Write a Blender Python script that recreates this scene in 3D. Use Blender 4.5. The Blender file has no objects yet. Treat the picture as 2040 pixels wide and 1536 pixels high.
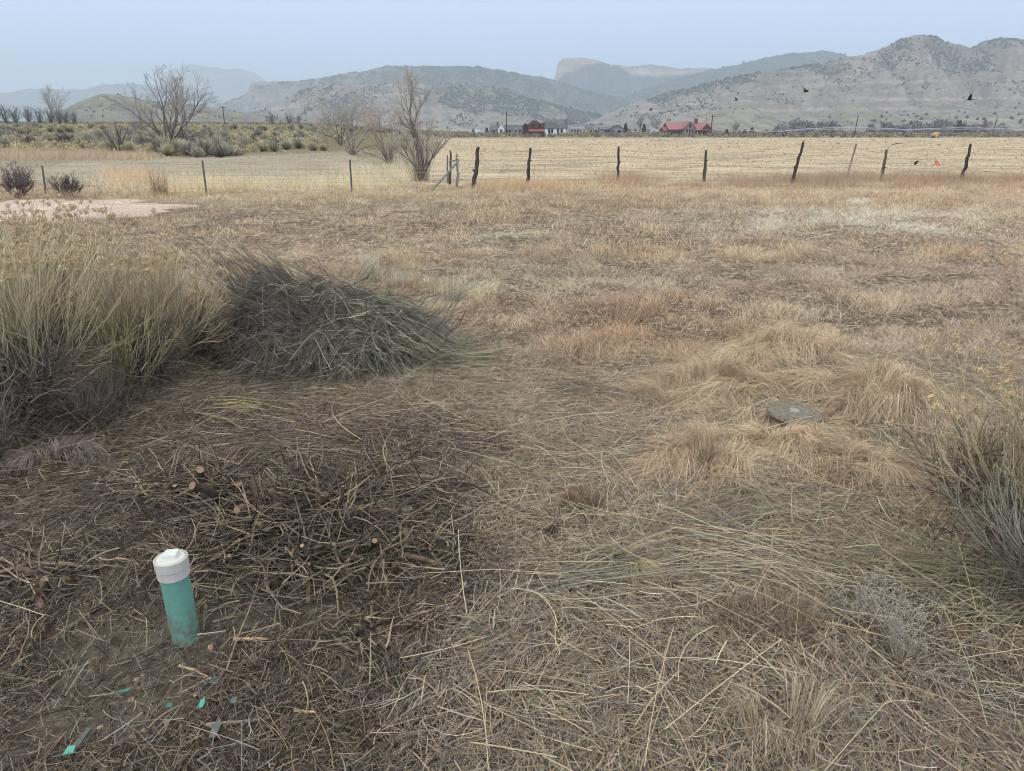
import bpy, math, random
import numpy as np
from mathutils import Vector, Matrix

# ------------------------------------------------------------------ camera
sc = bpy.context.scene
CAMH, PITCH, FPX = 1.65, math.radians(19.9), 1404.0
cam_data = bpy.data.cameras.new("camera")
cam = bpy.data.objects.new("camera", cam_data)
sc.collection.objects.link(cam)
cam.location = (0, 0, CAMH)
cam.rotation_euler = (math.pi / 2 - PITCH, 0, 0)
cam_data.sensor_fit = 'HORIZONTAL'
cam_data.angle = 2 * math.atan(1020 / FPX)
cam_data.clip_start = 0.05
cam_data.clip_end = 60000
sc.camera = cam

# ------------------------------------------------------------------ world: overcast daylight
SUN_EL, SUN_AZ = math.radians(48), math.radians(215)
world = bpy.data.worlds.new("World")
sc.world = world
world.use_nodes = True
wn, wl = world.node_tree.nodes, world.node_tree.links
wn.clear()
w_out = wn.new('ShaderNodeOutputWorld')
w_bg = wn.new('ShaderNodeBackground')
w_sky = wn.new('ShaderNodeTexSky')
w_sky.sky_type = 'NISHITA'
w_sky.sun_disc = False
w_sky.sun_elevation = SUN_EL
w_sky.sun_rotation = SUN_AZ
w_sky.air_density = 1.0
w_sky.dust_density = 4.0
w_mix = wn.new('ShaderNodeMix')
w_mix.data_type = 'RGBA'
w_mix.inputs['Factor'].default_value = 0.8
# the cloud layer: bluish grey low down, whiter and brighter overhead as overcast skies are
w_geo = wn.new('ShaderNodeTexCoord'); w_sep = wn.new('ShaderNodeSeparateXYZ'); w_cl = wn.new('ShaderNodeMix'); w_cl.data_type = 'RGBA'
wl.new(w_geo.outputs['Generated'], w_sep.inputs['Vector']); wl.new(w_sep.outputs['Z'], w_cl.inputs['Factor'])
w_cl.inputs['A'].default_value = (7.9, 10.4, 17.5, 1)
w_cl.inputs['B'].default_value = (12.7, 12.0, 8.4, 1)
wl.new(w_cl.outputs['Result'], w_mix.inputs['B'])
wl.new(w_sky.outputs['Color'], w_mix.inputs['A'])
wl.new(w_mix.outputs['Result'], w_bg.inputs['Color'])
w_bg.inputs['Strength'].default_value = 0.1
wl.new(w_bg.outputs['Background'], w_out.inputs['Surface'])

sun_data = bpy.data.lights.new("sun", 'SUN')
sun_data.energy = 0.7
sun_data.angle = math.radians(25)
sun_data.color = (1.0, 0.96, 0.9)
sun = bpy.data.objects.new("sun", sun_data)
sc.collection.objects.link(sun)
_sd = Vector((math.sin(SUN_AZ) * math.cos(SUN_EL), math.cos(SUN_AZ) * math.cos(SUN_EL), math.sin(SUN_EL)))
sun.rotation_euler = _sd.to_track_quat('Z', 'Y').to_euler()

sc.view_settings.view_transform = 'Standard'
sc.view_settings.look = 'None'
sc.view_settings.exposure = 0.16
sc.view_settings.gamma = 1.0
sc.render.engine = 'CYCLES'
cy = sc.cycles
cy.max_bounces = 5
cy.diffuse_bounces = 3
cy.glossy_bounces = 2
cy.transmission_bounces = 2
cy.transparent_max_bounces = 4
cy.volume_bounces = 3
cy.use_denoising = True
cy.pixel_filter_type = 'BLACKMAN_HARRIS'
cy.filter_width = 1.05
cy.denoiser = 'OPENIMAGEDENOISE'
cy.denoising_input_passes = 'RGB_ALBEDO_NORMAL'
cy.denoising_prefilter = 'ACCURATE'
cy.sample_clamp_indirect = 5.0

# ------------------------------------------------------------------ helpers: pixels of the photograph (2040 x 1536) to the world
CP, SP = math.cos(PITCH), math.sin(PITCH)
def ray(x, y):
    cx, cyy = (x - 1020) / FPX, (768 - y) / FPX
    return cx, CP + cyy * SP, -SP + cyy * CP
def at(x, y, Y):
    d = ray(x, y)
    t = Y / d[1]
    return Vector((d[0] * t, Y, CAMH + d[2] * t))
def g(x, y, z=0.0):
    d = ray(x, y)
    t = (z - CAMH) / d[2]
    return Vector((d[0] * t, d[1] * t, z))

# ------------------------------------------------------------------ helpers: noise
def _hash(ix, iy, seed):
    h = (ix.astype(np.int64) * 374761393 + iy.astype(np.int64) * 668265263 + seed * 1442695041) & 0xFFFFFFFF
    h = ((h ^ (h >> 13)) * 1274126177) & 0xFFFFFFFF
    h = h ^ (h >> 16)
    return (h & 0xFFFFFF) / float(0xFFFFFF)
def vnoise(x, y, seed=0):
    x = np.asarray(x, float); y = np.asarray(y, float)
    ix, iy = np.floor(x), np.floor(y)
    fx, fy = x - ix, y - iy
    fx = fx * fx * (3 - 2 * fx); fy = fy * fy * (3 - 2 * fy)
    a = _hash(ix, iy, seed); b = _hash(ix + 1, iy, seed)
    c = _hash(ix, iy + 1, seed); d = _hash(ix + 1, iy + 1, seed)
    return (a * (1 - fx) + b * fx) * (1 - fy) + (c * (1 - fx) + d * fx) * fy
def fbm(x, y, seed=0, oct=4):
    s = 0; a = 1; n = 0
    for k in range(oct):
        s = s + a * vnoise(np.asarray(x) * 2 ** k + 17.3 * k, np.asarray(y) * 2 ** k + 9.1 * k, seed + k)
        n += a; a *= 0.5
    return s / n
def sstep(a, b, x):
    t = np.clip((np.asarray(x, float) - a) / (b - a), 0, 1)
    return t * t * (3 - 2 * t)
def lin(c):
    c = np.asarray(c, float) / 255.0
    c = np.where(c <= 0.04045, c / 12.92, ((c + 0.055) / 1.055) ** 2.4)
    y = (c * np.array([.2126, .7152, .0722])).sum(-1, keepdims=True)
    return np.clip((y + (c - y) * SAT) * GAIN, .003, .85)
SAT, GAIN = .78, 1.0

# ------------------------------------------------------------------ ground height
BUMPS = []   # (x, y, radius, height)
for (px, py, r, h) in [(480, 1000, .60, .13), (640, 1060, .42, .10), (880, 985, .35, .05), (1560, 705, .5, .07), (1440, 775, .35, .06),
                       (1770, 800, .42, .07), (1600, 900, .35, .05), (60, 1120, .5, .06), (1530, 1240, .3, .04)]:
    p = g(px, py); BUMPS.append((p.x, p.y, r, h))
def G(x, y):
    x = np.asarray(x, float); y = np.asarray(y, float)
    d = np.hypot(x, y)
    near = 1 - sstep(15, 22, d)
    z = near * (0.09 * (fbm(x / 2.2, y / 2.2, 3, 3) - .5) + 0.055 * (fbm(x / .45, y / .45, 8, 3) - .5))
    for bx, by, r, h in BUMPS:
        z = z + h * np.exp(-((x - bx) ** 2 + (y - by) ** 2) / (r * r))
    a = x / np.maximum(y, 1.0)
    left = sstep(-.06, -.3, a) * (y > 1)
    z = z + left * (sstep(48, 170, d) * 2.3 + 0.5 * (fbm(x / 30, y / 30, 21, 2) - .5) * sstep(60, 110, d))
    z = z + left * sstep(170, 420, d) * 2.0 + 1.2 * sstep(260, 600, d)
    return z
def Gs(x, y): return float(G(np.array([x]), np.array([y]))[0])
def gg(x, y):
    """the ground point seen at a pixel"""
    d = ray(x, y)
    t = None
    ts = np.geomspace(1.5, 2500, 1500)
    X, Y, Z = d[0] * ts, d[1] * ts, CAMH + d[2] * ts
    below = np.where(Z < G(X, Y))[0]
    if len(below) == 0:
        return None
    i = below[0]
    lo, hi = ts[max(i - 1, 0)], ts[i]
    for _ in range(30):
        m = (lo + hi) / 2
        if CAMH + d[2] * m < Gs(d[0] * m, d[1] * m): hi = m
        else: lo = m
    return Vector((d[0] * hi, d[1] * hi, Gs(d[0] * hi, d[1] * hi)))

# ------------------------------------------------------------------ helpers: meshes
class MB:
    """collects points, faces and a colour per point; build() links them as one mesh object"""
    def __init__(s):
        s.V, s.C, s.F4, s.F3, s.n = [], [], [], [], 0
    def add(s, V, C, F4=None, F3=None):
        V = np.asarray(V, np.float32).reshape(-1, 3)
        C = np.asarray(C, np.float32)
        if C.ndim == 1: C = np.broadcast_to(C, (len(V), 3))
        s.V.append(V); s.C.append(C.reshape(-1, 3))
        if F4 is not None and len(F4): s.F4.append(np.asarray(F4, np.int64).reshape(-1, 4) + s.n)
        if F3 is not None and len(F3): s.F3.append(np.asarray(F3, np.int64).reshape(-1, 3) + s.n)
        s.n += len(V)
    def mesh(s, name, smooth=False):
        V = np.concatenate(s.V); C = np.concatenate(s.C)
        f4 = np.concatenate(s.F4) if s.F4 else np.zeros((0, 4), np.int64)
        f3 = np.concatenate(s.F3) if s.F3 else np.zeros((0, 3), np.int64)
        me = bpy.data.meshes.new(name)
        me.vertices.add(len(V)); me.vertices.foreach_set('co', V.ravel())
        nl = f4.size + f3.size
        me.loops.add(nl)
        me.loops.foreach_set('vertex_index', np.concatenate([f4.ravel(), f3.ravel()]).astype(np.int32))
        nf = len(f4) + len(f3)
        me.polygons.add(nf)
        st = np.concatenate([np.arange(len(f4)) * 4, f4.size + np.arange(len(f3)) * 3]).astype(np.int32)
        me.polygons.foreach_set('loop_start', st)
        me.polygons.foreach_set('use_smooth', np.full(nf, smooth, bool))
        at_ = me.attributes.new('Col', 'FLOAT_COLOR', 'POINT')
        at_.data.foreach_set('color', np.concatenate([C, np.ones((len(C), 1), np.float32)], 1).ravel())
        me.update(calc_edges=True)
        return me
    def build(s, name, mat, parent=None, smooth=False, origin=None):
        if origin is not None:
            o3 = np.array(origin, np.float32)
            s.V = [v - o3 for v in s.V]
        me = s.mesh(name, smooth)
        me.materials.append(mat)
        o = bpy.data.objects.new(name, me)
        if origin is not None: o.location = origin
        sc.collection.objects.link(o)
        if parent is not None: o.parent = parent
        return o

def ribbons(mb, P, W, wid, col, tipcol=None):
    """P (N,K,3) centre lines, W (N,3) width directions, wid (N,K) or (N,), col (N,3)"""
    P = np.asarray(P, float); N, K = P.shape[:2]
    if N == 0: return
    wid = np.asarray(wid, float)
    if wid.ndim == 1: wid = np.repeat(wid[:, None], K, 1)
    off = W[:, None, :] * (wid * .5)[:, :, None]
    V = np.stack([P - off, P + off], 2).reshape(-1, 3)
    col = np.asarray(col, float)
    if tipcol is None: C = np.repeat(col[:, None, :], K * 2, 1)
    else:
        t = (np.arange(K) / (K - 1))[None, :, None]
        C = np.repeat(col[:, None, :] * (1 - t) + np.asarray(tipcol)[:, None, :] * t, 2, 1)
    base = (np.arange(N) * K * 2)[:, None] + (np.arange(K - 1) * 2)[None, :]
    F = np.stack([base, base + 1, base + 3, base + 2], -1).reshape(-1, 4)
    mb.add(V, C.reshape(-1, 3), F)

def tubes(mb, P, R, col, tipcol=None, sides=3, cap=None):
    """P (N,K,3), R (N,K), col (N,3); cap: colour of the closing end faces"""
    P = np.asarray(P, float); N, K = P.shape[:2]
    if N == 0: return
    R = np.asarray(R, float)
    T = np.empty_like(P)
    T[:, 1:-1] = P[:, 2:] - P[:, :-2]; T[:, 0] = P[:, 1] - P[:, 0]; T[:, -1] = P[:, -1] - P[:, -2]
    T /= np.maximum(np.linalg.norm(T, axis=2, keepdims=True), 1e-9)
    mT = P[:, -1] - P[:, 0]; mT /= np.maximum(np.linalg.norm(mT, axis=1, keepdims=True), 1e-9)
    ref = np.where(np.abs(mT[:, 2:3]) < .8, np.array([[0, 0, 1.]]), np.array([[1., 0, 0]]))
    A = np.cross(T, ref[:, None, :]); A /= np.maximum(np.linalg.norm(A, axis=2, keepdims=True), 1e-9)
    B = np.cross(T, A)
    ang = np.arange(sides) / sides * 2 * math.pi
    V = P[:, :, None, :] + R[:, :, None, None] * (A[:, :, None, :] * np.cos(ang)[None, None, :, None] + B[:, :, None, :] * np.sin(ang)[None, None, :, None])
    col = np.asarray(col, float)
    if tipcol is None: C = np.repeat(np.repeat(col[:, None, None, :], K, 1), sides, 2)
    else:
        t = (np.arange(K) / (K - 1))[None, :, None, None]
        C = np.repeat(col[:, None, None, :] * (1 - t) + np.asarray(tipcol)[:, None, None, :] * t, sides, 2)
    s = np.arange(sides); s2 = (s + 1) % sides
    b = (np.arange(N) * K * sides)[:, None, None] + (np.arange(K - 1) * sides)[None, :, None]
    F = np.stack([b + s, b + s2, b + sides + s2, b + sides + s], -1).reshape(-1, 4)
    mb.add(V.reshape(-1, 3), C.reshape(-1, 3), F)
    if cap is not None:
        for k in (0, K - 1):
            ctr = P[:, k]
            VV = np.concatenate([V[:, k], ctr[:, None, :]], 1).reshape(-1, 3)
            o = (np.arange(N) * (sides + 1))[:, None]
            FF = np.stack([o + s, o + s2, np.broadcast_to(o + sides, (N, sides))], -1).reshape(-1, 3)
            cc_ = np.asarray(cap, float)
            mb.add(VV, np.repeat(cc_, sides + 1, 0) if cc_.ndim == 2 else cc_, None, FF)

def box(mb, c, size, col, rz=0.0, ry=0.0):
    c = np.asarray(c, float); sx, sy, sz = np.asarray(size, float) / 2
    V = np.array([[x, y, z] for z in (-sz, sz) for (x, y) in ((-sx, -sy), (sx, -sy), (sx, sy), (-sx, sy))])
    if ry:
        m = np.array(Matrix.Rotation(ry, 3, 'Y')); V = V @ m.T
    if rz:
        m = np.array(Matrix.Rotation(rz, 3, 'Z')); V = V @ m.T
    F = [(3, 2, 1, 0), (4, 5, 6, 7), (0, 1, 5, 4), (1, 2, 6, 5), (2, 3, 7, 6), (3, 0, 4, 7)]
    mb.add(V + c, np.asarray(col, float), F)

def lathe(mb, prof, col, center=(0, 0, 0), n=48, closed=True):
    """prof: list of (radius, z)"""
    a = np.arange(n) / n * 2 * math.pi
    V = np.array([[r * np.cos(a), r * np.sin(a), np.full(n, z)] for r, z in prof]).transpose(0, 2, 1).reshape(-1, 3) + np.asarray(center, float)
    s = np.arange(n); s2 = (s + 1) % n
    F = np.concatenate([np.stack([k * n + s, k * n + s2, (k + 1) * n + s2, (k + 1) * n + s], -1) for k in range(len(prof) - 1)])
    mb.add(V, np.asarray(col, float), F)

def prism(mb, poly, y0, y1, col):
    """poly in x,z extruded from y0 to y1 (convex)"""
    n = len(poly)
    V = [(x, y0, z) for x, z in poly] + [(x, y1, z) for x, z in poly]
    F4 = [(i, (i + 1) % n, n + (i + 1) % n, n + i) for i in range(n)]
    F3 = [(0, i + 1, i) for i in range(1, n - 1)] + [(n, n + i, n + i + 1) for i in range(1, n - 1)]
    mb.add(V, np.asarray(col, float), F4, F3)

# ------------------------------------------------------------------ helpers: objects
def tag(o, label=None, cat=None, group=None, kind=None):
    if label: o['label'] = label
    if cat: o['category'] = cat
    if group: o['group'] = group
    if kind: o['kind'] = kind
    return o
def empty(name, loc, rz=0.0, label=None, cat=None, group=None):
    o = bpy.data.objects.new(name, None)
    o.empty_display_size = 0.1
    sc.collection.objects.link(o)
    o.location = loc; o.rotation_euler = (0, 0, rz)
    return tag(o, label, cat, group)
def copy_tree(o, parent=None):
    c = o.copy(); sc.collection.objects.link(c)
    if parent is not None: c.parent = parent
    for ch in list(o.children): copy_tree(ch, c)
    return c

# ------------------------------------------------------------------ materials
def mat_col(name, rough=0.85, noise=0.0, scale=8.0, bump=0.0, bscale=40.0, spec=0.25, two=False, detail=5.0, stretch=None):
    m = bpy.data.materials.new(name); m.use_nodes = True
    n, l = m.node_tree.nodes, m.node_tree.links
    b = n['Principled BSDF']
    b.inputs['Roughness'].default_value = rough
    b.inputs['Specular IOR Level'].default_value = spec
    a = n.new('ShaderNodeAttribute'); a.attribute_name = 'Col'
    out = a.outputs['Color']
    tc = n.new('ShaderNodeTexCoord')
    vec = tc.outputs['Object']
    if stretch:
        mp = n.new('ShaderNodeMapping'); mp.inputs['Scale'].default_value = stretch
        l.new(vec, mp.inputs['Vector']); vec = mp.outputs['Vector']
    if noise > 0:
        t = n.new('ShaderNodeTexNoise'); t.inputs['Scale'].default_value = scale; t.inputs['Detail'].default_value = detail
        t.inputs['Roughness'].default_value = 0.65
        l.new(vec, t.inputs['Vector'])
        r = n.new('ShaderNodeMapRange')
        r.inputs['From Min'].default_value = 0.3; r.inputs['From Max'].default_value = 0.7
        r.inputs['To Min'].default_value = 1 - noise; r.inputs['To Max'].default_value = 1 + noise
        l.new(t.outputs['Fac'], r.inputs['Value'])
        mx = n.new('ShaderNodeMix'); mx.data_type = 'RGBA'; mx.blend_type = 'MULTIPLY'
        mx.inputs['Factor'].default_value = 1
        l.new(out, mx.inputs['A']); l.new(r.outputs['Result'], mx.inputs['B'])
        out = mx.outputs['Result']
    l.new(out, b.inputs['Base Color'])
    if bump > 0:
        t2 = n.new('ShaderNodeTexNoise'); t2.inputs['Scale'].default_value = bscale; t2.inputs['Detail'].default_value = 6
        l.new(vec, t2.inputs['Vector'])
        bp = n.new('ShaderNodeBump'); bp.inputs['Strength'].default_value = bump; bp.inputs['Distance'].default_value = 1.0 / bscale
        l.new(t2.outputs['Fac'], bp.inputs['Height'])
        l.new(bp.outputs['Normal'], b.inputs['Normal'])
    return m
M_STRAW = mat_col("dry_stalk", .75, .12, 60, spec=.2)
M_TWIG = mat_col("twig_bark", .85, .25, 90, spec=.15)
M_BARK = mat_col("bark", .9, .35, 25, .5, 60, spec=.1, stretch=(1, 1, .25))
M_WOOD = mat_col("weathered_wood", .9, .4, 30, .6, 45, spec=.1, stretch=(1, 1, .12))
M_SOIL = mat_col("soil", .95, .45, 26, .9, 90, spec=.1, detail=9)
M_FIELD = mat_col("field_thatch", .95, .3, 1.1, .3, 9, spec=.05, detail=9, stretch=(.35, 1, 1))
M_GRAVEL = mat_col("gravel", .95, .35, 22, .8, 30, spec=.15, detail=8)
M_HILL = mat_col("hill_earth", .95, .28, .045, .8, .06, spec=.05, detail=10)
M_LEAF = mat_col("scrub_leaf", .85, .15, 6, spec=.1)
M_PAINT = mat_col("painted_surface", .6, .12, 3, spec=.3)
M_PLASTIC = mat_col("weathered_plastic", .5, .1, 30, .06, 120, spec=.35, detail=8)
M_METAL = mat_col("weathered_metal", .55, .35, 40, .15, 60, spec=.4, stretch=(1, 1, .3))
M_STONE = mat_col("stone", .9, .35, 60, .5, 90, spec=.2)
M_CONC = mat_col("lichened_concrete", .92, .4, 45, .6, 120, spec=.15, detail=9)
M_GLASS = mat_col("window_glass", .15, .05, 3, spec=.5)
# ------------------------------------------------------------------ ground cover: which colour of dry plants grows where
K_ALB = 2.0
_CP = [  # pixel of the photograph, colour of the cover there
    (150, 1450, (74, 66, 60)), (500, 1450, (84, 74, 66)), (150, 1250, (70, 62, 57)), (600, 1250, (84, 76, 70)), (250, 1050, (74, 65, 58)),
    (650, 1050, (84, 76, 66)), (420, 920, (88, 78, 70)), (150, 900, (92, 80, 74)), (900, 1450, (108, 98, 86)), (900, 1250, (104, 96, 86)),
    (1150, 1250, (120, 108, 96)), (1350, 1450, (120, 108, 94)), (1400, 1200, (130, 118, 104)), (1750, 1400, (124, 112, 98)), (1900, 1500, (112, 100, 90)),
    (1150, 1050, (140, 124, 104)), (1400, 1000, (158, 138, 112)), (1700, 1050, (134, 120, 98)), (900, 900, (126, 110, 94)), (1100, 880, (140, 120, 100)),
    (620, 820, (100, 86, 74)), (900, 800, (128, 108, 92)), (1150, 780, (146, 120, 100)), (1250, 850, (142, 122, 100)), (1450, 850, (156, 134, 108)), (1800, 870, (146, 126, 102)),
    (1300, 700, (142, 120, 100)), (1550, 640, (138, 118, 102)), (1850, 700, (136, 114, 98)), (1100, 640, (152, 116, 92)), (1250, 600, (146, 112, 92)), (1750, 600, (142, 118, 104)), (1950, 600, (144, 120, 104)),
    (1000, 530, (120, 112, 92)), (1180, 520, (134, 122, 100)), (960, 570, (152, 138, 114)), (800, 480, (158, 130, 98)), (600, 450, (152, 128, 98)), (640, 490, (160, 130, 98)),
    (1350, 520, (150, 126, 106)), (1600, 520, (148, 126, 108)), (1850, 520, (146, 122, 104)), (1000, 470, (142, 130, 104)), (1300, 450, (156, 134, 106)),
    (1550, 450, (176, 158, 134)), (1720, 430, (180, 164, 142)), (1850, 455, (170, 150, 128)), (1650, 475, (160, 138, 116)),
    (1000, 420, (150, 130, 98)), (750, 410, (156, 138, 104)), (1300, 400, (156, 130, 102)), (1700, 400, (150, 126, 100)), (1950, 400, (152, 124, 98)),
    (330, 420, (116, 106, 92)), (420, 430, (118, 108, 90)), (500, 400, (148, 132, 102)), (300, 380, (146, 130, 100)), (550, 370, (168, 150, 112)), (100, 390, (140, 124, 96)),
    (1000, 385, (150, 128, 96)), (850, 380, (156, 138, 102)),
]
_cpw = np.array([[*(lambda p: (p.x / (p.y + .8), math.log(p.y)))(g(x, y))] for x, y, c in _CP])
_cpc = np.array([lin(c) for _, _, c in _CP]) * K_ALB
_mid = np.exp(_cpw[:, 1]) > 4.3                      # the mown part is a fairly even mat
_cpc[_mid] = _cpc[_mid] * .36 + _cpc[_mid].mean(0) * .64
_cpc[_mid] = (_cpc[_mid] * .86 + _cpc[_mid].mean(1, keepdims=True) * .14) * np.array([1.05, 1.01, .93])
def cover(x, y, jitter=True):
    x = np.asarray(x, float); y = np.maximum(np.asarray(y, float), .4)
    jx = (fbm(x / 1.1, y / 1.1, 31, 3) - .5) * .22 if jitter else 0
    jy = (fbm(x / 1.3, y / 1.6, 35, 3) - .5) * .35 if jitter else 0
    a = x / (y + .8) + jx; b = np.log(y) + jy
    num = 0; den = 0
    for (ca, cb), c in zip(_cpw, _cpc):
        w = 1 / (((a - ca) / .12) ** 2 + ((b - cb) / .12) ** 2 + .25) ** 1.7
        num = num + w[..., None] * c; den = den + w
    return num / den[..., None]
def mulch(x, y):
    """1 where the cleared strip of brown twig mulch lies, 0 in the straw"""
    a = x / (np.maximum(y, .4) + .8) + (fbm(x / .5, y / .5, 51, 3) - .5) * .25
    return sstep(.02, -.12, a) * sstep(4.6, 3.6, y + (fbm(x / .6, y / .6, 52, 2) - .5) * .9)

# ------------------------------------------------------------------ the ground, one sheet out to the horizon
def polar_sheet(r0, r1, nr, a0, a1, na):
    r = np.geomspace(r0, r1, nr); a = np.linspace(a0, a1, na)
    R, A = np.meshgrid(r, a, indexing='ij')
    X, Y = R * np.sin(A), R * np.cos(A)
    i = np.arange(nr - 1)[:, None] * na + np.arange(na - 1)[None, :]
    F = np.stack([i, i + na, i + na + 1, i + 1], -1).reshape(-1, 4)
    return X, Y, F
X, Y, F = polar_sheet(.25, 14000, 540, -math.pi, math.pi, 721)
Z = G(X, Y)
d = np.hypot(X, Y)
cov = cover(X.ravel(), Y.ravel()).reshape(X.shape + (3,))
soil = np.array([.074, .058, .046])
near_c = cov * .27  # cover colour painted darker underneath, deepening the shade between stalks
mu = mulch(X, Y)[..., None]
near_c = near_c * (1 - mu) + soil * mu
bare = (sstep(.60, .70, fbm(X / .7, Y / .7, 61, 3)) * sstep(3.2, 2.2, Y))[..., None]
near_c = near_c * (1 - bare) + np.array([.15, .13, .105]) * bare
far_c = lin((158, 146, 120)) * 1.0
f = sstep(14, 24, d)[..., None]
C = near_c * (1 - f) + (cov * .9) * f
f = sstep(26, 40, d)[..., None]
C = C * (1 - f) + far_c * f
lf = (sstep(-.1, -.16, X / np.maximum(Y, 1)) * (Y > 0) * sstep(50, 70, d) * (1 - sstep(200, 260, d)))[..., None]
C = C * (1 - lf) + lin((150, 136, 92)) * .8 * lf
b = MB(); b.add(np.stack([X, Y, Z], -1), C.reshape(-1, 3), F[:, ::-1])
tag(b.build('ground', M_SOIL, smooth=True), kind='structure')

# hay field beyond the wire fence
def region_sheet(name, mat, poly_px, lift, colfun, nu=160, nv=120):
    """quad patch between four pixel corners: near-left, near-right, far-right, far-left"""
    P = [np.array(p) for p in poly_px]
    u = np.linspace(0, 1, nu)[None, :, None]; v = (np.linspace(0, 1, nv) ** 2.2)[:, None, None]
    near = P[0] * (1 - u) + P[1] * u; far = P[3] * (1 - u) + P[2] * u
    XY = near * (1 - v) + far * v
    x, y = XY[..., 0], XY[..., 1]
    z = G(x, y) + lift
    i = np.arange(nv - 1)[:, None] * nu + np.arange(nu - 1)[None, :]
    F = np.stack([i, i + 1, i + nu + 1, i + nu], -1).reshape(-1, 4)
    b = MB(); b.add(np.stack([x, y, z], -1), colfun(x, y).reshape(-1, 3), F)
    return tag(b.build(name, mat, smooth=True), kind='structure')
def hay_col(x, y):
    n = fbm(x / 9, y / 3.5, 71, 4)[..., None]; n2 = fbm(x / 2.5, y / .8, 73, 3)[..., None]
    c = lin((202, 180, 146)) * (1 - .5 * sstep(.45, .75, n)) + lin((172, 158, 132)) * .5 * sstep(.45, .75, n)
    return c * 1.12 * (1 - .35 * sstep(.52, .72, n2))
q = [g(845, 372), g(2350, 366), g(2200, 274), g(868, 276.5)]
region_sheet('hay_field', M_FIELD, [(p.x, p.y) for p in q], .012, hay_col)
def pasture_col(x, y):
    n = fbm(x / 6, y / 3, 81, 4)[..., None]
    return (lin((178, 164, 136)) * (1 - n) + lin((158, 148, 128)) * n) * 1.08
q = [g(-150, 372), g(840, 374), g(690, 305), g(150, 322)]
region_sheet('pasture', M_FIELD, [(p.x, p.y) for p in q], .010, pasture_col, 120, 80)

# pink gravel of the drive end, showing over the left shrubs
ang = np.linspace(0, 2 * math.pi, 145)[:-1]
c0 = g(40, 418)
mbg = MB(); rr = np.linspace(0, 1, 24)
rim = 1 + .5 * (fbm(np.cos(ang) * 3 + 5, np.sin(ang) * 3 + 5, 91, 4) - .5) * 2
gx = c0.x + rr[:, None] * rim[None] * 3.9 * np.cos(ang)[None]
gy = c0.y + rr[:, None] * rim[None] * 2.7 * np.sin(ang)[None]
gz = G(gx, gy) + .03 - .05 * rr[:, None] ** 6
cc = (lin((214, 188, 168)) * (1 - .45 * fbm(gx / .5, gy / .5, 92, 4)[..., None])) * 1.4
i = np.arange(23)[:, None] * 144; s = np.arange(144)[None]; s2 = (s + 1) % 144
mbg.add(np.stack([gx, gy, gz], -1), cc.reshape(-1, 3), np.stack([i + s, i + 144 + s, i + 144 + s2, i + s2], -1).reshape(-1, 4))
tag(mbg.build('gravel_drive', M_GRAVEL, smooth=True), kind='structure')

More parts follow.
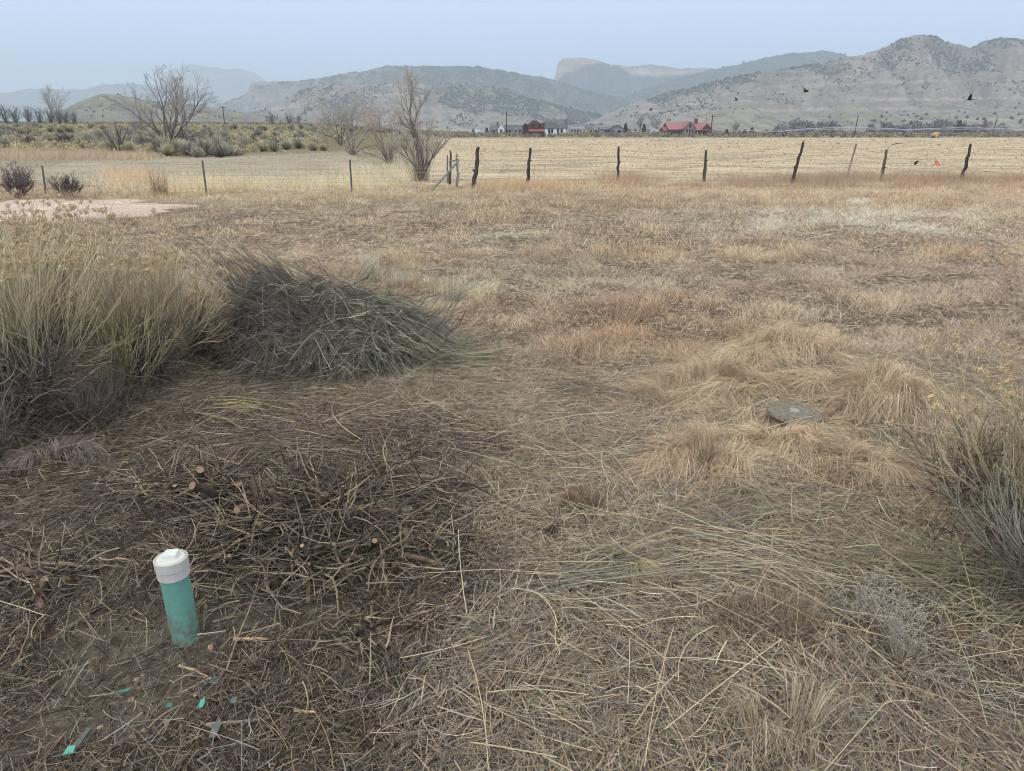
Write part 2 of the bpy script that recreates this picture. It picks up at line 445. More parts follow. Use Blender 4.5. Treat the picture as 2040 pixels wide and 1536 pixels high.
# ------------------------------------------------------------------ hills and mesas, each at its own distance
RNG = np.random.default_rng(11)
def hill(name, sil, y0, y1, col_fn, prof, gully=.12, gscale=90.0, seed=1, step=2.0, rows=90, base_px=None, rough=1.0, trees=None, tsize=(3., 5.), tcol=(74, 82, 72)):
    """sil: silhouette in pixels; y0, y1: distance of the foot and of the ridge"""
    sx = np.array([p[0] for p in sil], float); sy = np.array([p[1] for p in sil], float)
    px = np.arange(sx[0], sx[-1] + .1, step)
    py = np.interp(px, sx, sy) + (fbm(px / 14, px * 0 + seed, seed, 4) - .5) * 5 * rough
    ratio = (px - 1020) / FPX / (CP + (768 - py) / FPX * SP)
    zr = np.array([at(x, y, y1).z for x, y in zip(px, py)])
    edge = np.ones_like(px)
    zr = np.maximum(zr * edge, -6)
    t = np.linspace(0, 1, rows)
    tb = 1 + np.linspace(.06, .6, 8)
    T = np.concatenate([t, tb])
    Yd = y0 + (y1 - y0) * T
    YY = np.repeat(Yd[:, None], len(px), 1)
    XX = ratio[None, :] * YY
    tt = np.minimum(T, 1)[:, None]
    H = zr[None, :] * prof(tt, px[None, :])
    back = np.clip((T - 1) / .6, 0, 1)[:, None]
    H = H * (1 - back ** 1.3)
    gl = np.abs(fbm((ratio * y1)[None, :] / gscale + 3 * tt, tt * 2.2 + 0 * ratio[None, :], seed + 5, 4) * 2 - 1)
    gl2 = fbm((ratio * y1)[None, :] / (gscale * .28), tt * 5 + 0 * ratio[None, :], seed + 9, 3) - .5
    amp = (tt * (1 - tt)) * 4 * (T <= 1)[:, None]
    H = H * (1 - gully * 1.6 * amp * (.55 - gl)) + zr[None] * gully * .35 * gl2 * amp
    H = H - 4 * (T == 0)[:, None]
    nC = len(px)
    i = np.arange(len(T) - 1)[:, None] * nC + np.arange(nC - 1)[None]
    F = np.stack([i, i + 1, i + nC + 1, i + nC], -1).reshape(-1, 4)
    global HN; HN = H / np.maximum(zr[None], 1)
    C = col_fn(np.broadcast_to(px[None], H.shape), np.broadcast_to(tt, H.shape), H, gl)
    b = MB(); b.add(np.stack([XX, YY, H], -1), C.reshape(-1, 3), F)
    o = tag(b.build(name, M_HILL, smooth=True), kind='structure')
    if trees is not None:
        N, dens = trees
        u = RNG.random(N) * (nC - 1.01); v = RNG.random(N) * (rows - 1.01)
        iu, iv = u.astype(int), v.astype(int); fu, fv = u - iu, v - iv
        def S(A): return (A[iv, iu] * (1 - fu) + A[iv, iu + 1] * fu) * (1 - fv) + (A[iv + 1, iu] * (1 - fu) + A[iv + 1, iu + 1] * fu) * fv
        x, y, z = S(XX), S(YY), S(H)
        tx, tv = px[iu], v / (rows - 1)
        cl = fbm(x / 45, y / 110, seed + 20, 4)
        keep = RNG.random(N) < dens(tx, tv) * (.06 + 1.9 * sstep(.42, .62, cl))
        x, y, z = x[keep], y[keep], z[keep]
        n = len(x)
        s = RNG.uniform(tsize[0], tsize[1], n) * RNG.uniform(.6, 1.25, n)
        # an uneven ten-sided bush for each
        k = 6; a = np.arange(k) / k * 2 * math.pi
        rj = RNG.uniform(.7, 1.2, (n, k)); 
        ring1 = np.stack([np.cos(a) * rj * .45, np.sin(a) * rj * .45, np.full((n, k), .12)], -1)
        ring2 = np.stack([np.cos(a + .5) * rj[:, ::-1] * .52, np.sin(a + .5) * rj[:, ::-1] * .52, np.full((n, k), .5) + RNG.uniform(-.1, .1, (n, k))], -1)
        top = np.stack([RNG.uniform(-.12, .12, n), RNG.uniform(-.12, .12, n), RNG.uniform(.8, 1.15, n)], -1)[:, None, :]
        V = np.concatenate([ring1, ring2, top], 1) * s[:, None, None] + np.stack([x, y, z - .1 * s], -1)[:, None, :]
        m = 2 * k + 1; o0 = (np.arange(n) * m)[:, None]; q0 = np.arange(k); q1 = (q0 + 1) % k
        f4 = np.stack([o0 + q0, o0 + q1, o0 + k + q1, o0 + k + q0], -1).reshape(-1, 4)
        f3 = np.stack([o0 + k + q0, o0 + k + q1, np.broadcast_to(o0 + 2 * k, (n, k))], -1).reshape(-1, 3)
        cb = lin(tcol)[None] * RNG.uniform(.55, 1.3, (n, 1)) * np.array([1, 1, 1]) + RNG.uniform(-.006, .006, (n, 3))
        TREES.add(V.reshape(-1, 3), np.repeat(np.clip(cb, .01, 1), m, 0), f4, f3)
    return o
TREES = MB()
def earth(base, dark, light, band=0.0, bscale=14.0, green=None, gt=None, seed=0):
    def f(px, t, H, gl):
        n = fbm(px / 26, t * 7, 101 + seed, 4)[..., None]
        c = lin(base) * (1 - n) + lin(dark) * n
        if band:
            w = .5 + .5 * np.sin(H / bscale * 2 * math.pi + 3 * fbm(px / 60, t * 3, 111 + seed, 2))
            w = (sstep(.6, .95, w) * (vnoise(H / bscale, px / 200, 7 + seed)) * band)[..., None]
            c = c * (1 - w) + lin(light) * w
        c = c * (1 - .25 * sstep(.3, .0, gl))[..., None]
        if green is not None:
            k = np.clip(gt(px, t) + (fbm(px / 10, t * 16, 121 + seed, 4) - .5) * 1.1 * (gt(px, t) > .02), 0, 1)[..., None]
            c = c * (1 - k) + lin(green) * k
        return c
    return f
bump = lambda x, a, b, w: sstep(a - w, a + w, x) * (1 - sstep(b - w, b + w, x))
# left: the mesa half lost in fog and the low ridge before it
hill('mesa', [(200, 240), (285, 196), (322, 154), (335, 139), (378, 128), (440, 136), (488, 139), (512, 148), (540, 170), (600, 215), (640, 245)], 5200, 6900,
     earth((150, 138, 126), (112, 108, 100), (196, 176, 160), .8, 90, seed=1), lambda t, p: .25 * t + .35 * sstep(.2, .6, t) * t + .4 * sstep(.72, .95, t), .10, 260, 3, 3)
hill('ridge', [(-420, 175), (-200, 185), (0, 186), (60, 177), (160, 178), (205, 168), (262, 166), (330, 172), (400, 190), (480, 215), (560, 245)], 4300, 5300,
     earth((104, 104, 100), (84, 88, 84), (140, 132, 122), .3, 60, seed=2), lambda t, p: .3 * t + .7 * sstep(.1, 1, t) * t, .12, 220, 5, 3)
# centre: pink cliffs of the high plateau
hill('cliffs', [(1000, 235), (1085, 190), (1104, 158), (1112, 124), (1122, 115), (1160, 115), (1190, 121), (1206, 127), (1240, 130), (1262, 133), (1296, 129), (1330, 131), (1346, 137), (1420, 136), (1500, 150), (1600, 190)], 3200, 4000,
     earth((196, 160, 138), (168, 138, 122), (222, 194, 174), .9, 70, (60, 72, 66), lambda p, t: .97 * sstep(.03, -.03, HN - np.interp(p, [1000, 1108, 1130, 1160, 1200, 1236, 1262, 1310, 1345, 1400, 1460], [1.2, .70, .78, .86, .97, .97, .84, .78, .86, .93, 1.2])), 3),
     lambda t, p: .5 * t ** 1.2 + .08 * sstep(.3, .6, t) + .42 * sstep(.66, .9, t), .10, 120, 7, 2, 110,
     trees=(7000, lambda p, t: .9 * sstep(.72, .55, t) + .35 * (t > .93)), tsize=(3.2, 6.5))
hill('ridge', [(1180, 235), (1250, 190), (1340, 158), (1420, 138), (1480, 126), (1540, 112), (1575, 106), (1640, 101), (1672, 106), (1690, 112), (1712, 110), (1738, 103), (1760, 106), (1800, 140), (1900, 190), (2000, 230)], 2500, 3300,
     earth((92, 96, 90), (70, 78, 72), (120, 116, 106), .2, 40, (62, 72, 66), lambda p, t: .75 + 0 * t, 4), lambda t, p: .35 * t + .65 * t ** 1.5, .14, 150, 9, 2,
     trees=(9000, lambda p, t: .55 + 0 * t), tsize=(6, 10))
# centre left: two long wooded hills
hill('hill', [(330, 250), (400, 226), (436, 206), (470, 194), (492, 186), (500, 166), (520, 162), (560, 162), (600, 160), (640, 155), (690, 147), (740, 138), (770, 131), (850, 132), (930, 131), (975, 136), (1030, 146), (1090, 155), (1140, 172), (1200, 190), (1270, 200), (1340, 225), (1400, 250)], 2000, 2900,
     earth((164, 151, 142), (136, 128, 122), (204, 194, 178), .55, 34, (72, 82, 74), lambda p, t: .62 * bump(p, 720, 1300, 60) * sstep(.45, .85, t) + .25, 5),
     lambda t, p: .3 * t + .35 * t ** 1.6 + .35 * sstep(.55, .92, t), .16, 150, 13, 2, 110,
     trees=(34000, lambda p, t: .10 + .75 * bump(p, 660, 1300, 60) * sstep(.5, .8, t) + .3 * bump(p, 560, 700, 40) * (t > .8)), tsize=(3.2, 6.5))
hill('hill', [(360, 252), (430, 240), (500, 226), (540, 212), (580, 190), (610, 174), (680, 167), (760, 169), (840, 166), (925, 165), (965, 168), (1010, 178), (1050, 191), (1090, 205), (1140, 216), (1190, 226), (1240, 236), (1300, 250)], 1250, 1850,
     earth((172, 155, 142), (144, 131, 123), (216, 202, 182), .45, 26, (74, 82, 74), lambda p, t: .55 * bump(p, 850, 1260, 50) * sstep(.55, .9, t) + .08, 6),
     lambda t, p: .22 * t + .38 * t ** 1.6 + .4 * sstep(.25, .85, t) * t, .2, 80, 17, 1.5, 120,
     trees=(24000, lambda p, t: .10 + .55 * sstep(.25, .4, t) * bump(p, 560, 720, 30) * .6 + .9 * bump(p, 830, 1270, 40) * sstep(.5, .8, t + .2 * sstep(950, 1150, p))), tsize=(2.2, 4.8))
# right: the long banded hill with its wooded top
hill('hill', [(1130, 252), (1190, 236), (1225, 220), (1262, 205), (1320, 190), (1380, 175), (1440, 158), (1500, 146), (1560, 138), (1620, 128), (1680, 117), (1720, 110), (1750, 98), (1775, 88), (1800, 76), (1832, 69), (1866, 73), (1884, 84), (1910, 88), (1938, 95), (1960, 84), (1990, 76), (2030, 79), (2080, 74), (2160, 66), (2260, 80), (2400, 120), (2600, 200)], 950, 1650,
     earth((166, 150, 138), (138, 125, 118), (204, 186, 168), .5, 17, (84, 88, 80), lambda p, t: .35 * sstep(1700, 1800, p) * sstep(.75, .9, t) + .5 * bump(p, 1330, 1660, 60) * sstep(.8, .95, t), 7),
     lambda t, p: .10 * t + .16 * sstep(.0, .3, t) + .44 * sstep(.3, .78, t) + .30 * sstep(.74, 1, t), .30, 62, 23, 1.5, 150,
     trees=(36000, lambda p, t: .015 + .55 * sstep(1690, 1780, p) * sstep(.74, .86, t) + .85 * bump(p, 1300, 1690, 40) * sstep(.84, .93, t) + .05 * (t > .5)), tsize=(2.2, 4.8))
hill('hill', [(1240, 262), (1290, 250), (1350, 238), (1400, 226), (1440, 214), (1480, 208), (1530, 222), (1570, 236), (1640, 226), (1690, 212), (1720, 206), (1760, 220), (1800, 232), (1850, 214), (1890, 206), (1930, 214), (1980, 218), (2040, 206), (2120, 204), (2220, 220), (2350, 240), (2450, 262)], 640, 980,
     earth((170, 160, 140), (146, 140, 128), (200, 190, 168), .2, 12, (96, 100, 90), lambda p, t: .05 + 0 * t, 8), lambda t, p: .25 * t + .75 * sstep(0, 1, t), .22, 36, 29, 1.5, 90,
     trees=(500, lambda p, t: .2 + 0 * t), tsize=(2, 4))
# left: the small bare hill behind the pasture
hill('hill', [(40, 256), (96, 236), (120, 219), (150, 206), (190, 190), (225, 188), (255, 193), (300, 201), (350, 206), (420, 212), (470, 222), (540, 230), (620, 240), (720, 252)], 800, 1250,
     earth((156, 142, 116), (132, 124, 106), (170, 158, 134), .15, 12, (100, 104, 88), lambda p, t: .12 + 0 * t, 9), lambda t, p: .3 * t + .7 * sstep(0, 1, t), .16, 60, 31, 1.5, 80,
     trees=(1500, lambda p, t: .12 + 0 * t), tsize=(1.5, 3.2))
tag(TREES.build('juniper_woods', M_LEAF), 'dark juniper woods dotted over the hazy hills', 'woods', kind='stuff')

# ------------------------------------------------------------------ haze in the valley
hb = MB(); box(hb, (0, 3950, 340), (15000, 8900, 700), (1, 1, 1))
mh = bpy.data.materials.new("valley_haze"); mh.use_nodes = True
hn, hl = mh.node_tree.nodes, mh.node_tree.links
hn.clear()
ho = hn.new('ShaderNodeOutputMaterial'); hv = hn.new('ShaderNodeVolumePrincipled')
hv.inputs['Color'].default_value = (.77, .89, 1.0, 1)
hv.inputs['Density'].default_value = 2.8e-4
hl.new(hv.outputs['Volume'], ho.inputs['Volume'])
tag(hb.build('haze', mh), 'pale blue haze lying over the valley and hills', 'haze', kind='stuff')
GAIN = 1.3
# ------------------------------------------------------------------ dry grass, straw and twig litter on the lot
def wedge(rng, N, y0, y1, k=.80, c=.55, x0=None, x1=None, power=1.0):
    """N points spread evenly over the lot between two distances, a little wider than the view"""
    out = []
    n = 0
    A = lambda y: k * y * y / 2 + c * y
    u = rng.random(N)
    tgt = A(y0) + u * (A(y1) - A(y0))
    y = (-c + np.sqrt(c * c + 2 * k * tgt)) / k
    x = rng.uniform(-1, 1, N) * (k * y + c)
    return x, y
def unit(v): return v / np.maximum(np.linalg.norm(v, axis=-1, keepdims=True), 1e-9)
def tint(rng, c, lo, hi, hue=.06):
    n = len(c)
    return np.clip(c * rng.uniform(lo, hi, (n, 1)) * (1 + rng.normal(0, hue, (n, 3)) * np.array([1, .4, 1])), .004, .95)
STRAW_PAL = lin([(206, 184, 142), (188, 170, 136), (170, 158, 136), (150, 142, 130), (196, 166, 120), (176, 150, 116), (150, 130, 108), (164, 160, 150)])
MULCH_PAL = lin([(96, 86, 74), (114, 104, 92), (84, 74, 64), (68, 60, 52), (132, 124, 110), (116, 102, 84), (146, 142, 130), (150, 134, 104)]) * np.array([.86, .80, .80])
HOLES = [(g(358, 1262), .055), (g(1577, 846), .15)]      # nothing lies inside the pipe or on the lid
def clear(x, y):
    k = np.ones(len(x), bool)
    for p, r in HOLES: k &= np.hypot(x - p.x, y - p.y) > r
    return k

def lying(mb, rng, x, y, L, w, az, col, lift, K=3, bend=.12, tilt=.0, flat=.6):
    """stalks lying on the ground, their two ends on its surface"""
    n = len(x)
    dx, dy = np.cos(az), np.sin(az)
    t = np.linspace(-.5, .5, K)
    px = x[:, None] + dx[:, None] * L[:, None] * t; py = y[:, None] + dy[:, None] * L[:, None] * t
    bd = rng.normal(0, bend, n)[:, None] * L[:, None] * (t ** 2 - .12)
    px = px - dy[:, None] * bd; py = py + dx[:, None] * bd
    z0 = G(px, py)
    z = z0 + lift[:, None] + (tilt * rng.normal(0, 1, n) * L)[:, None] * (t + .5) + rng.uniform(0, .004, n)[:, None]
    z = np.maximum(z, z0 + .001)
    P = np.stack([px, py, z], -1)
    W = np.stack([-dy, dx, rng.normal(0, flat, n)], -1)
    ribbons(mb, P, unit(W), w, col)

def upright(mb, rng, x, y, H, w, lean, droop, col, K=3, az=None, tip=.25, z=None):
    """blades that stand, lean and droop"""
    n = len(x)
    if az is None: az = rng.uniform(0, 2 * math.pi, n)
    t = np.linspace(0, 1, K)[None]
    out = (np.sin(lean)[:, None] * t + droop[:, None] * t ** 2) * H[:, None]
    up = np.cos(lean)[:, None] * t * H[:, None] - (droop[:, None] ** 1.0) * .45 * t ** 2 * H[:, None]
    z0 = G(x, y) if z is None else z
    P = np.stack([x[:, None] + np.cos(az)[:, None] * out, y[:, None] + np.sin(az)[:, None] * out, z0[:, None] - .004 + up], -1)
    r = rng.uniform(0, 2 * math.pi, n)
    W = np.stack([np.cos(r), np.sin(r), np.zeros(n)], -1)
    ww = w[:, None] * np.linspace(1, tip, K)[None]
    ribbons(mb, P, W, ww, col, col * 1.1)

rng = np.random.default_rng(5)
# --- fine chaff close by
mb = MB()
N = 460000
x, y = wedge(rng, N, 1.1, 4.8); k = clear(x, y); x, y = x[k], y[k]; n = len(x)
m = mulch(x, y)
dens = np.where(rng.random(n) < m, 1.0, .75) * (1 - .75 * sstep(.60, .70, fbm(x / .7, y / .7, 61, 3)) * sstep(3.2, 2.2, y))
k = rng.random(n) < dens; x, y, m = x[k], y[k], m[k]; n = len(x)
im = rng.random(n) < m
pal = np.where(im[:, None], MULCH_PAL[rng.integers(0, len(MULCH_PAL), n)], STRAW_PAL[rng.integers(0, len(STRAW_PAL), n)] * .4 + cover(x, y) * .5)
col = tint(rng, pal, .22, 1.5)
L = rng.gamma(2.2, .016, n) + .008
lying(mb, rng, x, y, L, rng.uniform(.0009, .0024, n), rng.uniform(0, math.pi, n), col, rng.random(n) ** 2 * .022, tilt=.2)
tag(mb.build('straw_litter', M_STRAW), 'fine chopped straw and twig chaff covering the near ground', 'litter', kind='stuff')

# --- crumbs of soil and bark
mb = MB(); N = 60000
x, y = wedge(rng, N, 1.1, 4.2); k = clear(x, y) & (rng.random(N) < .25 + .75 * mulch(x, y)); x, y = x[k], y[k]; n = len(x)
s = np.minimum(rng.gamma(1.6, .0013, n) + .0008, .008)[:, None]
c = np.stack([x, y, G(x, y) + .2 * s[:, 0]], -1); d_ = unit(rng.normal(0, 1, (n, 3))); e_ = unit(np.cross(d_, rng.normal(0, 1, (n, 3)))); f_ = np.cross(d_, e_)
V = np.stack([c + d_ * s, c - d_ * s * .5 + e_ * s * .9, c - d_ * s * .5 - e_ * s * .5 + f_ * s * .8, c - d_ * s * .5 - e_ * s * .5 - f_ * s * .8], 1)
o_ = np.arange(n)[:, None] * 4
col = tint(rng, lin([(92, 78, 66), (74, 62, 54), (116, 98, 82), (134, 116, 96), (62, 54, 48)])[rng.integers(0, 5, n)], .5, 1.2)
mb.add(V.reshape(-1, 3), np.repeat(col, 4, 0), None, np.concatenate([o_ + [0, 1, 2], o_ + [0, 2, 3], o_ + [0, 3, 1], o_ + [1, 3, 2]]))
tag(mb.build('soil_crumbs', M_STONE), 'small crumbs of soil and bark on the bare ground', 'crumbs', kind='stuff')

# --- long straws of the right half
mb = MB()
N = 120000
x, y = wedge(rng, N, 1.1, 5.4); k = clear(x, y); x, y = x[k], y[k]; n = len(x)
m = mulch(x, y)
k = rng.random(n) < (1 - .90 * m) * (1 - .6 * sstep(.60, .70, fbm(x / .7, y / .7, 61, 3)) * sstep(3.2, 2.2, y)); x, y = x[k], y[k]; n = len(x)
flow = 2 * math.pi * fbm(x / .55, y / .55, 141, 2) * 1.6
az = flow + rng.normal(0, .75, n)
L = np.clip(rng.gamma(1.6, .05, n) + .02, .02, .5)
lite = rng.random(n) ** 2.2
col = tint(rng, STRAW_PAL[rng.integers(0, len(STRAW_PAL), n)] * .55 + cover(x, y) * .45, .32, 1.0) * (.85 + 1.35 * lite[:, None])
lying(mb, rng, x, y, L, rng.uniform(.0008, .0026, n), az, np.clip(col, 0, .8), rng.random(n) ** 1.5 * .05, K=5, bend=.32, tilt=.13)
# a few long pale ones on top
N = 520
x, y = wedge(rng, N, 1.2, 4.2); n = len(x)
k = (rng.random(n) < 1 - .82 * mulch(x, y)) & clear(x, y); x, y = x[k], y[k]; n = len(x)
L = rng.uniform(.15, .6, n)
lying(mb, rng, x, y, L, rng.uniform(.0016, .0032, n), rng.uniform(0, math.pi, n), tint(rng, lin([(204, 186, 146)]) * np.ones((n, 1)), .55, 1.05), .03 + rng.random(n) * .05, K=5, bend=.12, tilt=.06)
tag(mb.build('fallen_straw', M_STRAW), 'long pale straws lying crisscross over the right half of the lot', 'straw', kind='stuff')

# --- brown stems and needle twigs of the cleared left strip
mb = MB()
N = 52000
x, y = wedge(rng, N, 1.1, 4.9); k = clear(x, y); x, y = x[k], y[k]; n = len(x)
m = mulch(x, y)
k = rng.random(n) < (.06 + .94 * m) * (1 - .65 * sstep(2.35, 1.9, y) * sstep(-.25, .0, -np.abs(x / (y + .8) + .33) + .2)); x, y = x[k], y[k]; n = len(x)
az = rng.normal(0, .8, n) + 2 * math.pi * fbm(x / .5, y / .5, 151, 2)
L = np.clip(rng.gamma(1.7, .042, n) + .02, .02, .4)
gr = rng.random(n)
col = tint(rng, MULCH_PAL[rng.integers(0, len(MULCH_PAL), n)], .35, 1.4)
col = np.where((gr > .90)[:, None], tint(rng, lin([(168, 158, 140)]) * np.ones((n, 1)), .6, 1.05), col)
lying(mb, rng, x, y, L, np.minimum(rng.gamma(2.2, .0008, n) + .0006, .0034), az, col, rng.random(n) ** 1.6 * .06, K=4, bend=.2, tilt=.16)
tag(mb.build('twig_litter', M_TWIG), 'dark brown twigs and stems strewn over the cleared left strip', 'litter', kind='stuff')

# --- short rough grass of the middle lot
mb = MB()
def turf(N, y0, y1, hlo, hhi, wlo, whi, K=3):
    x, y = wedge(rng, N, y0, y1); n = len(x)
    cl = fbm(x / .33, y / .33, 161, 3); big = fbm(x / 1.7, y / 1.4, 165, 3)
    keep = rng.random(n) < (.35 + .65 * sstep(.35, .62, cl)) * (1 - .85 * mulch(x, y)) * sstep(2.8, 4.4, y + (x > 0) * .9)
    keep &= clear(x, y)
    q = g(40, 418); keep &= ((x - q.x) / 3.9) ** 2 + ((y - q.y) / 2.7) ** 2 + rng.normal(0, .35, n) + (fbm(x / .8, y / .8, 93, 3) - .5) * 2.4 > 1
    x, y, cl, big = x[keep], y[keep], cl[keep], big[keep]; n = len(x)
    lie = .45 * sstep(.52, .36, big)                        # flattened grey patches
    H = rng.uniform(hlo, hhi, n) * (.45 + .95 * sstep(.3, .75, cl)) * (1 - .45 * lie)
    lean = np.abs(rng.normal(.55, .4, n)) + .6 * lie
    c = cover(x, y)
    grey = c.mean(1, keepdims=True) * np.array([1.0, .98, .92])
    c = c * (1 - .45 * lie[:, None]) + grey * .45 * lie[:, None] * .95
    warm = sstep(.5, .62, big)[:, None]
    c = c * (1 + warm * np.array([.03, .0, -.04]))
    kind = fbm(x / .42 + 40, y / .42, 191, 3)[:, None]
    c = c * (1 - .26 * sstep(.56, .68, kind)) * (1 + .22 * sstep(.44, .34, kind))
    col = tint(rng, c, .35, 1.9)
    upright(mb, rng, x, y, H, rng.uniform(wlo, whi, n), np.clip(lean, 0, 1.5), rng.uniform(0, .6, n), col, K=K)
turf(230000, 2.8, 6.0, .03, .09, .0018, .0036)
turf(360000, 5.0, 10.5, .045, .13, .0026, .005)
turf(330000, 9.5, 24.5, .06, .15, .005, .010)
# a mat of fallen blades between the standing ones
N = 230000
x, y = wedge(rng, N, 3.4, 16.0); q = g(40, 418)
k = clear(x, y) & (rng.random(N) < (1 - .8 * mulch(x, y)) * (1 - .5 * sstep(7, 16, y))) & (((x - q.x) / 3.9) ** 2 + ((y - q.y) / 2.7) ** 2 > 1.2); x, y = x[k], y[k]; n = len(x)
c = cover(x, y); c = c * .8 + c.mean(1, keepdims=True) * np.array([1.02, .98, .88]) * .35
lying(mb, rng, x, y, np.clip(rng.gamma(1.8, .026, n) + .02, .02, .2) * (y / 6) ** .3, rng.uniform(.0016, .0034, n) * (y / 6) ** .7, rng.uniform(0, math.pi, n) , tint(rng, c, .35, 1.6), rng.random(n) ** 1.4 * .05, K=3, bend=.3, tilt=.16)
tag(mb.build('dry_grass', M_STRAW), 'short mown brown grass over the middle of the lot', 'grass', kind='stuff')

# --- tall rank grass along the fences, pale tufts far right
mb = MB()
def patch(N, px0, px1, py0, py1, hlo, hhi, colA, colB, w=(.004, .008), nz=.45, sc_=.8, lean=.25, fall=0.0):
    px = rng.uniform(px0, px1, N); py = rng.uniform(py0, py1, N)
    P = np.array([g(a, b_) for a, b_ in zip(px, py)])
    x, y = P[:, 0], P[:, 1]
    cl = fbm(x / sc_, y / sc_, 171 + int(px0), 3)
    eu = np.abs(2 * (px - px0) / (px1 - px0) - 1); ev = np.abs(2 * (py - py0) / (py1 - py0) - 1)
    k = rng.random(N) < sstep(nz - .12, nz + .12, cl) * (1 - sstep(.35, 1.0, np.maximum(eu ** 2 if px1 - px0 > 400 else eu, ev) + (fbm(x / .7, y / .5, 175, 3) - .5) * .5)); x, y, cl = x[k], y[k], cl[k]; n = len(x)
    u = rng.random((n, 1)); col = tint(rng, (lin(colA) * u + lin(colB) * (1 - u)) * K_ALB, .6, 1.3)
    upright(mb, rng, x, y, rng.uniform(hlo, hhi, n) * (.5 + cl), rng.uniform(w[0], w[1], n), np.abs(rng.normal(lean, .2, n)), rng.uniform(.05, .5, n) + fall, col, K=4)
patch(26000, 1080, 2250, 357, 380, .20, .38, (140, 116, 90), (112, 92, 74))
patch(3000, 1180, 1300, 352, 372, .30, .46, (142, 116, 90), (120, 98, 80), nz=.40)
patch(16000, 1420, 2200, 355, 368, .28, .50, (132, 110, 86), (106, 88, 72), nz=.40)
patch(14000, 930, 1150, 362, 384, .12, .28, (164, 138, 100), (138, 114, 88))
patch(22000, 150, 820, 350, 388, .15, .42, (184, 160, 120), (160, 138, 106), nz=.42)
patch(7000, 190, 330, 340, 372, .25, .5, (170, 140, 104), (146, 120, 92), nz=.35)
patch(9000, 640, 860, 318, 372, .15, .42, (186, 162, 122), (166, 142, 110), nz=.42)
patch(3500, -60, 330, 392, 400, .12, .3, (140, 118, 92), (116, 100, 84))
patch(16000, -100, 330, 303, 322, .25, .55, (152, 128, 100), (134, 114, 92), w=(.012, .022), nz=.4, sc_=2.5)
tag(mb.build('tall_grass', M_STRAW), 'tall tawny grass growing along the foot of the wire fence', 'grass', kind='stuff')
mb = MB()
patch(15000, 1450, 1960, 415, 475, .08, .20, (202, 184, 158), (178, 160, 136), w=(.004, .007), nz=.44, sc_=.9, lean=.7, fall=.3)
patch(900, 1680, 1740, 398, 412, .10, .2, (206, 190, 164), (190, 172, 148), w=(.004, .008), nz=.4, sc_=.9, lean=.6, fall=.3)
patch(1000, 910, 1020, 555, 595, .05, .13, (190, 174, 144), (162, 146, 120), w=(.003, .005), nz=.35, lean=.8, fall=.4)
patch(800, 1050, 1160, 550, 590, .05, .11, (180, 162, 132), (154, 138, 112), w=(.003, .005), nz=.45, lean=.8, fall=.4)
patch(2600, 880, 1140, 462, 476, .06, .14, (176, 164, 130), (156, 144, 114), w=(.004, .006), nz=.45, lean=.8, fall=.4)
tag(mb.build('bleached_grass', M_STRAW), 'patches of bleached grass lying in the brown lot', 'grass', kind='stuff')

# --- stubble of the hay field and short pasture
mb = MB()
def stub(N, px0, px1, D0, D1, cA, cB, h=(.04, .10), w=(.02, .05), clear_fn=None):
    y = D0 * (D1 / D0) ** rng.random(N)
    a = (rng.uniform(px0, px1, N) - 1020) / FPX * CP
    x = a * y
    cl = fbm(x / 2.4, y / 1.2, 181, 3)
    k = rng.random(N) < .2 + .8 * sstep(.42, .6, cl)
    x, y = x[k], y[k]; n = len(x); sc2 = (y / 30) ** .7
    u = rng.random((n, 1)); col = tint(rng, (lin(cA) * u + lin(cB) * (1 - u)) * 1.15, .6, 1.2)
    upright(mb, rng, x, y, rng.uniform(h[0], h[1], n) * sc2, rng.uniform(w[0], w[1], n) * sc2, np.abs(rng.normal(.8, .4, n)).clip(0, 1.4), rng.uniform(0, .3, n), col, K=3, tip=.5)
stub(90000, 880, 2250, 25.5, 120, (206, 184, 146), (178, 158, 126), w=(.012, .03))
stub(11000, 900, 2250, 25.5, 140, (124, 108, 90), (144, 126, 102), h=(.03, .06), w=(.04, .12))
tag(mb.build('field_stubble', M_STRAW), 'cut hay stubble over the pale field beyond the fence', 'stubble', kind='stuff')
mb = MB()
stub(26000, -150, 850, 26, 62, (186, 172, 146), (164, 152, 130), w=(.012, .03))
tag(mb.build('pasture_grass', M_STRAW), 'grazed pale grass of the pasture beyond the left fence', 'grass', kind='stuff')
# ------------------------------------------------------------------ plants: generators
def strand(rng, p, d, L, K=5, curl=.12, up=0.0, wob=.04):
    """one curved line from p along d; up bends it to the sky"""
    pts = [np.array(p, float)]
    d = np.array(d, float); d /= np.linalg.norm(d)
    side = rng.normal(0, 1, 3) * curl
    for k in range(K - 1):
        pts.append(pts[-1] + d * L / (K - 1))
        d = d + side / (K - 1) + np.array([0, 0, up]) / (K - 1) + rng.normal(0, wob, 3)
        d /= np.linalg.norm(d)
    return np.array(pts), d
def batch(mb, rng, lines, r0, r1, col, tip=None, sides=3, jit=.2):
    if not len(lines): return
    P = np.array(lines); n, K = P.shape[:2]
    t = np.linspace(0, 1, K)[None]
    r0 = np.broadcast_to(np.asarray(r0, float), (n,))[:, None]; r1 = np.broadcast_to(np.asarray(r1, float), (n,))[:, None]
    j = rng.uniform(1 - jit, 1 + jit, (n, 1))
    tubes(mb, P, r0 * (1 - t) + r1 * t, np.asarray(col) * j, None if tip is None else np.asarray(tip) * j, sides)

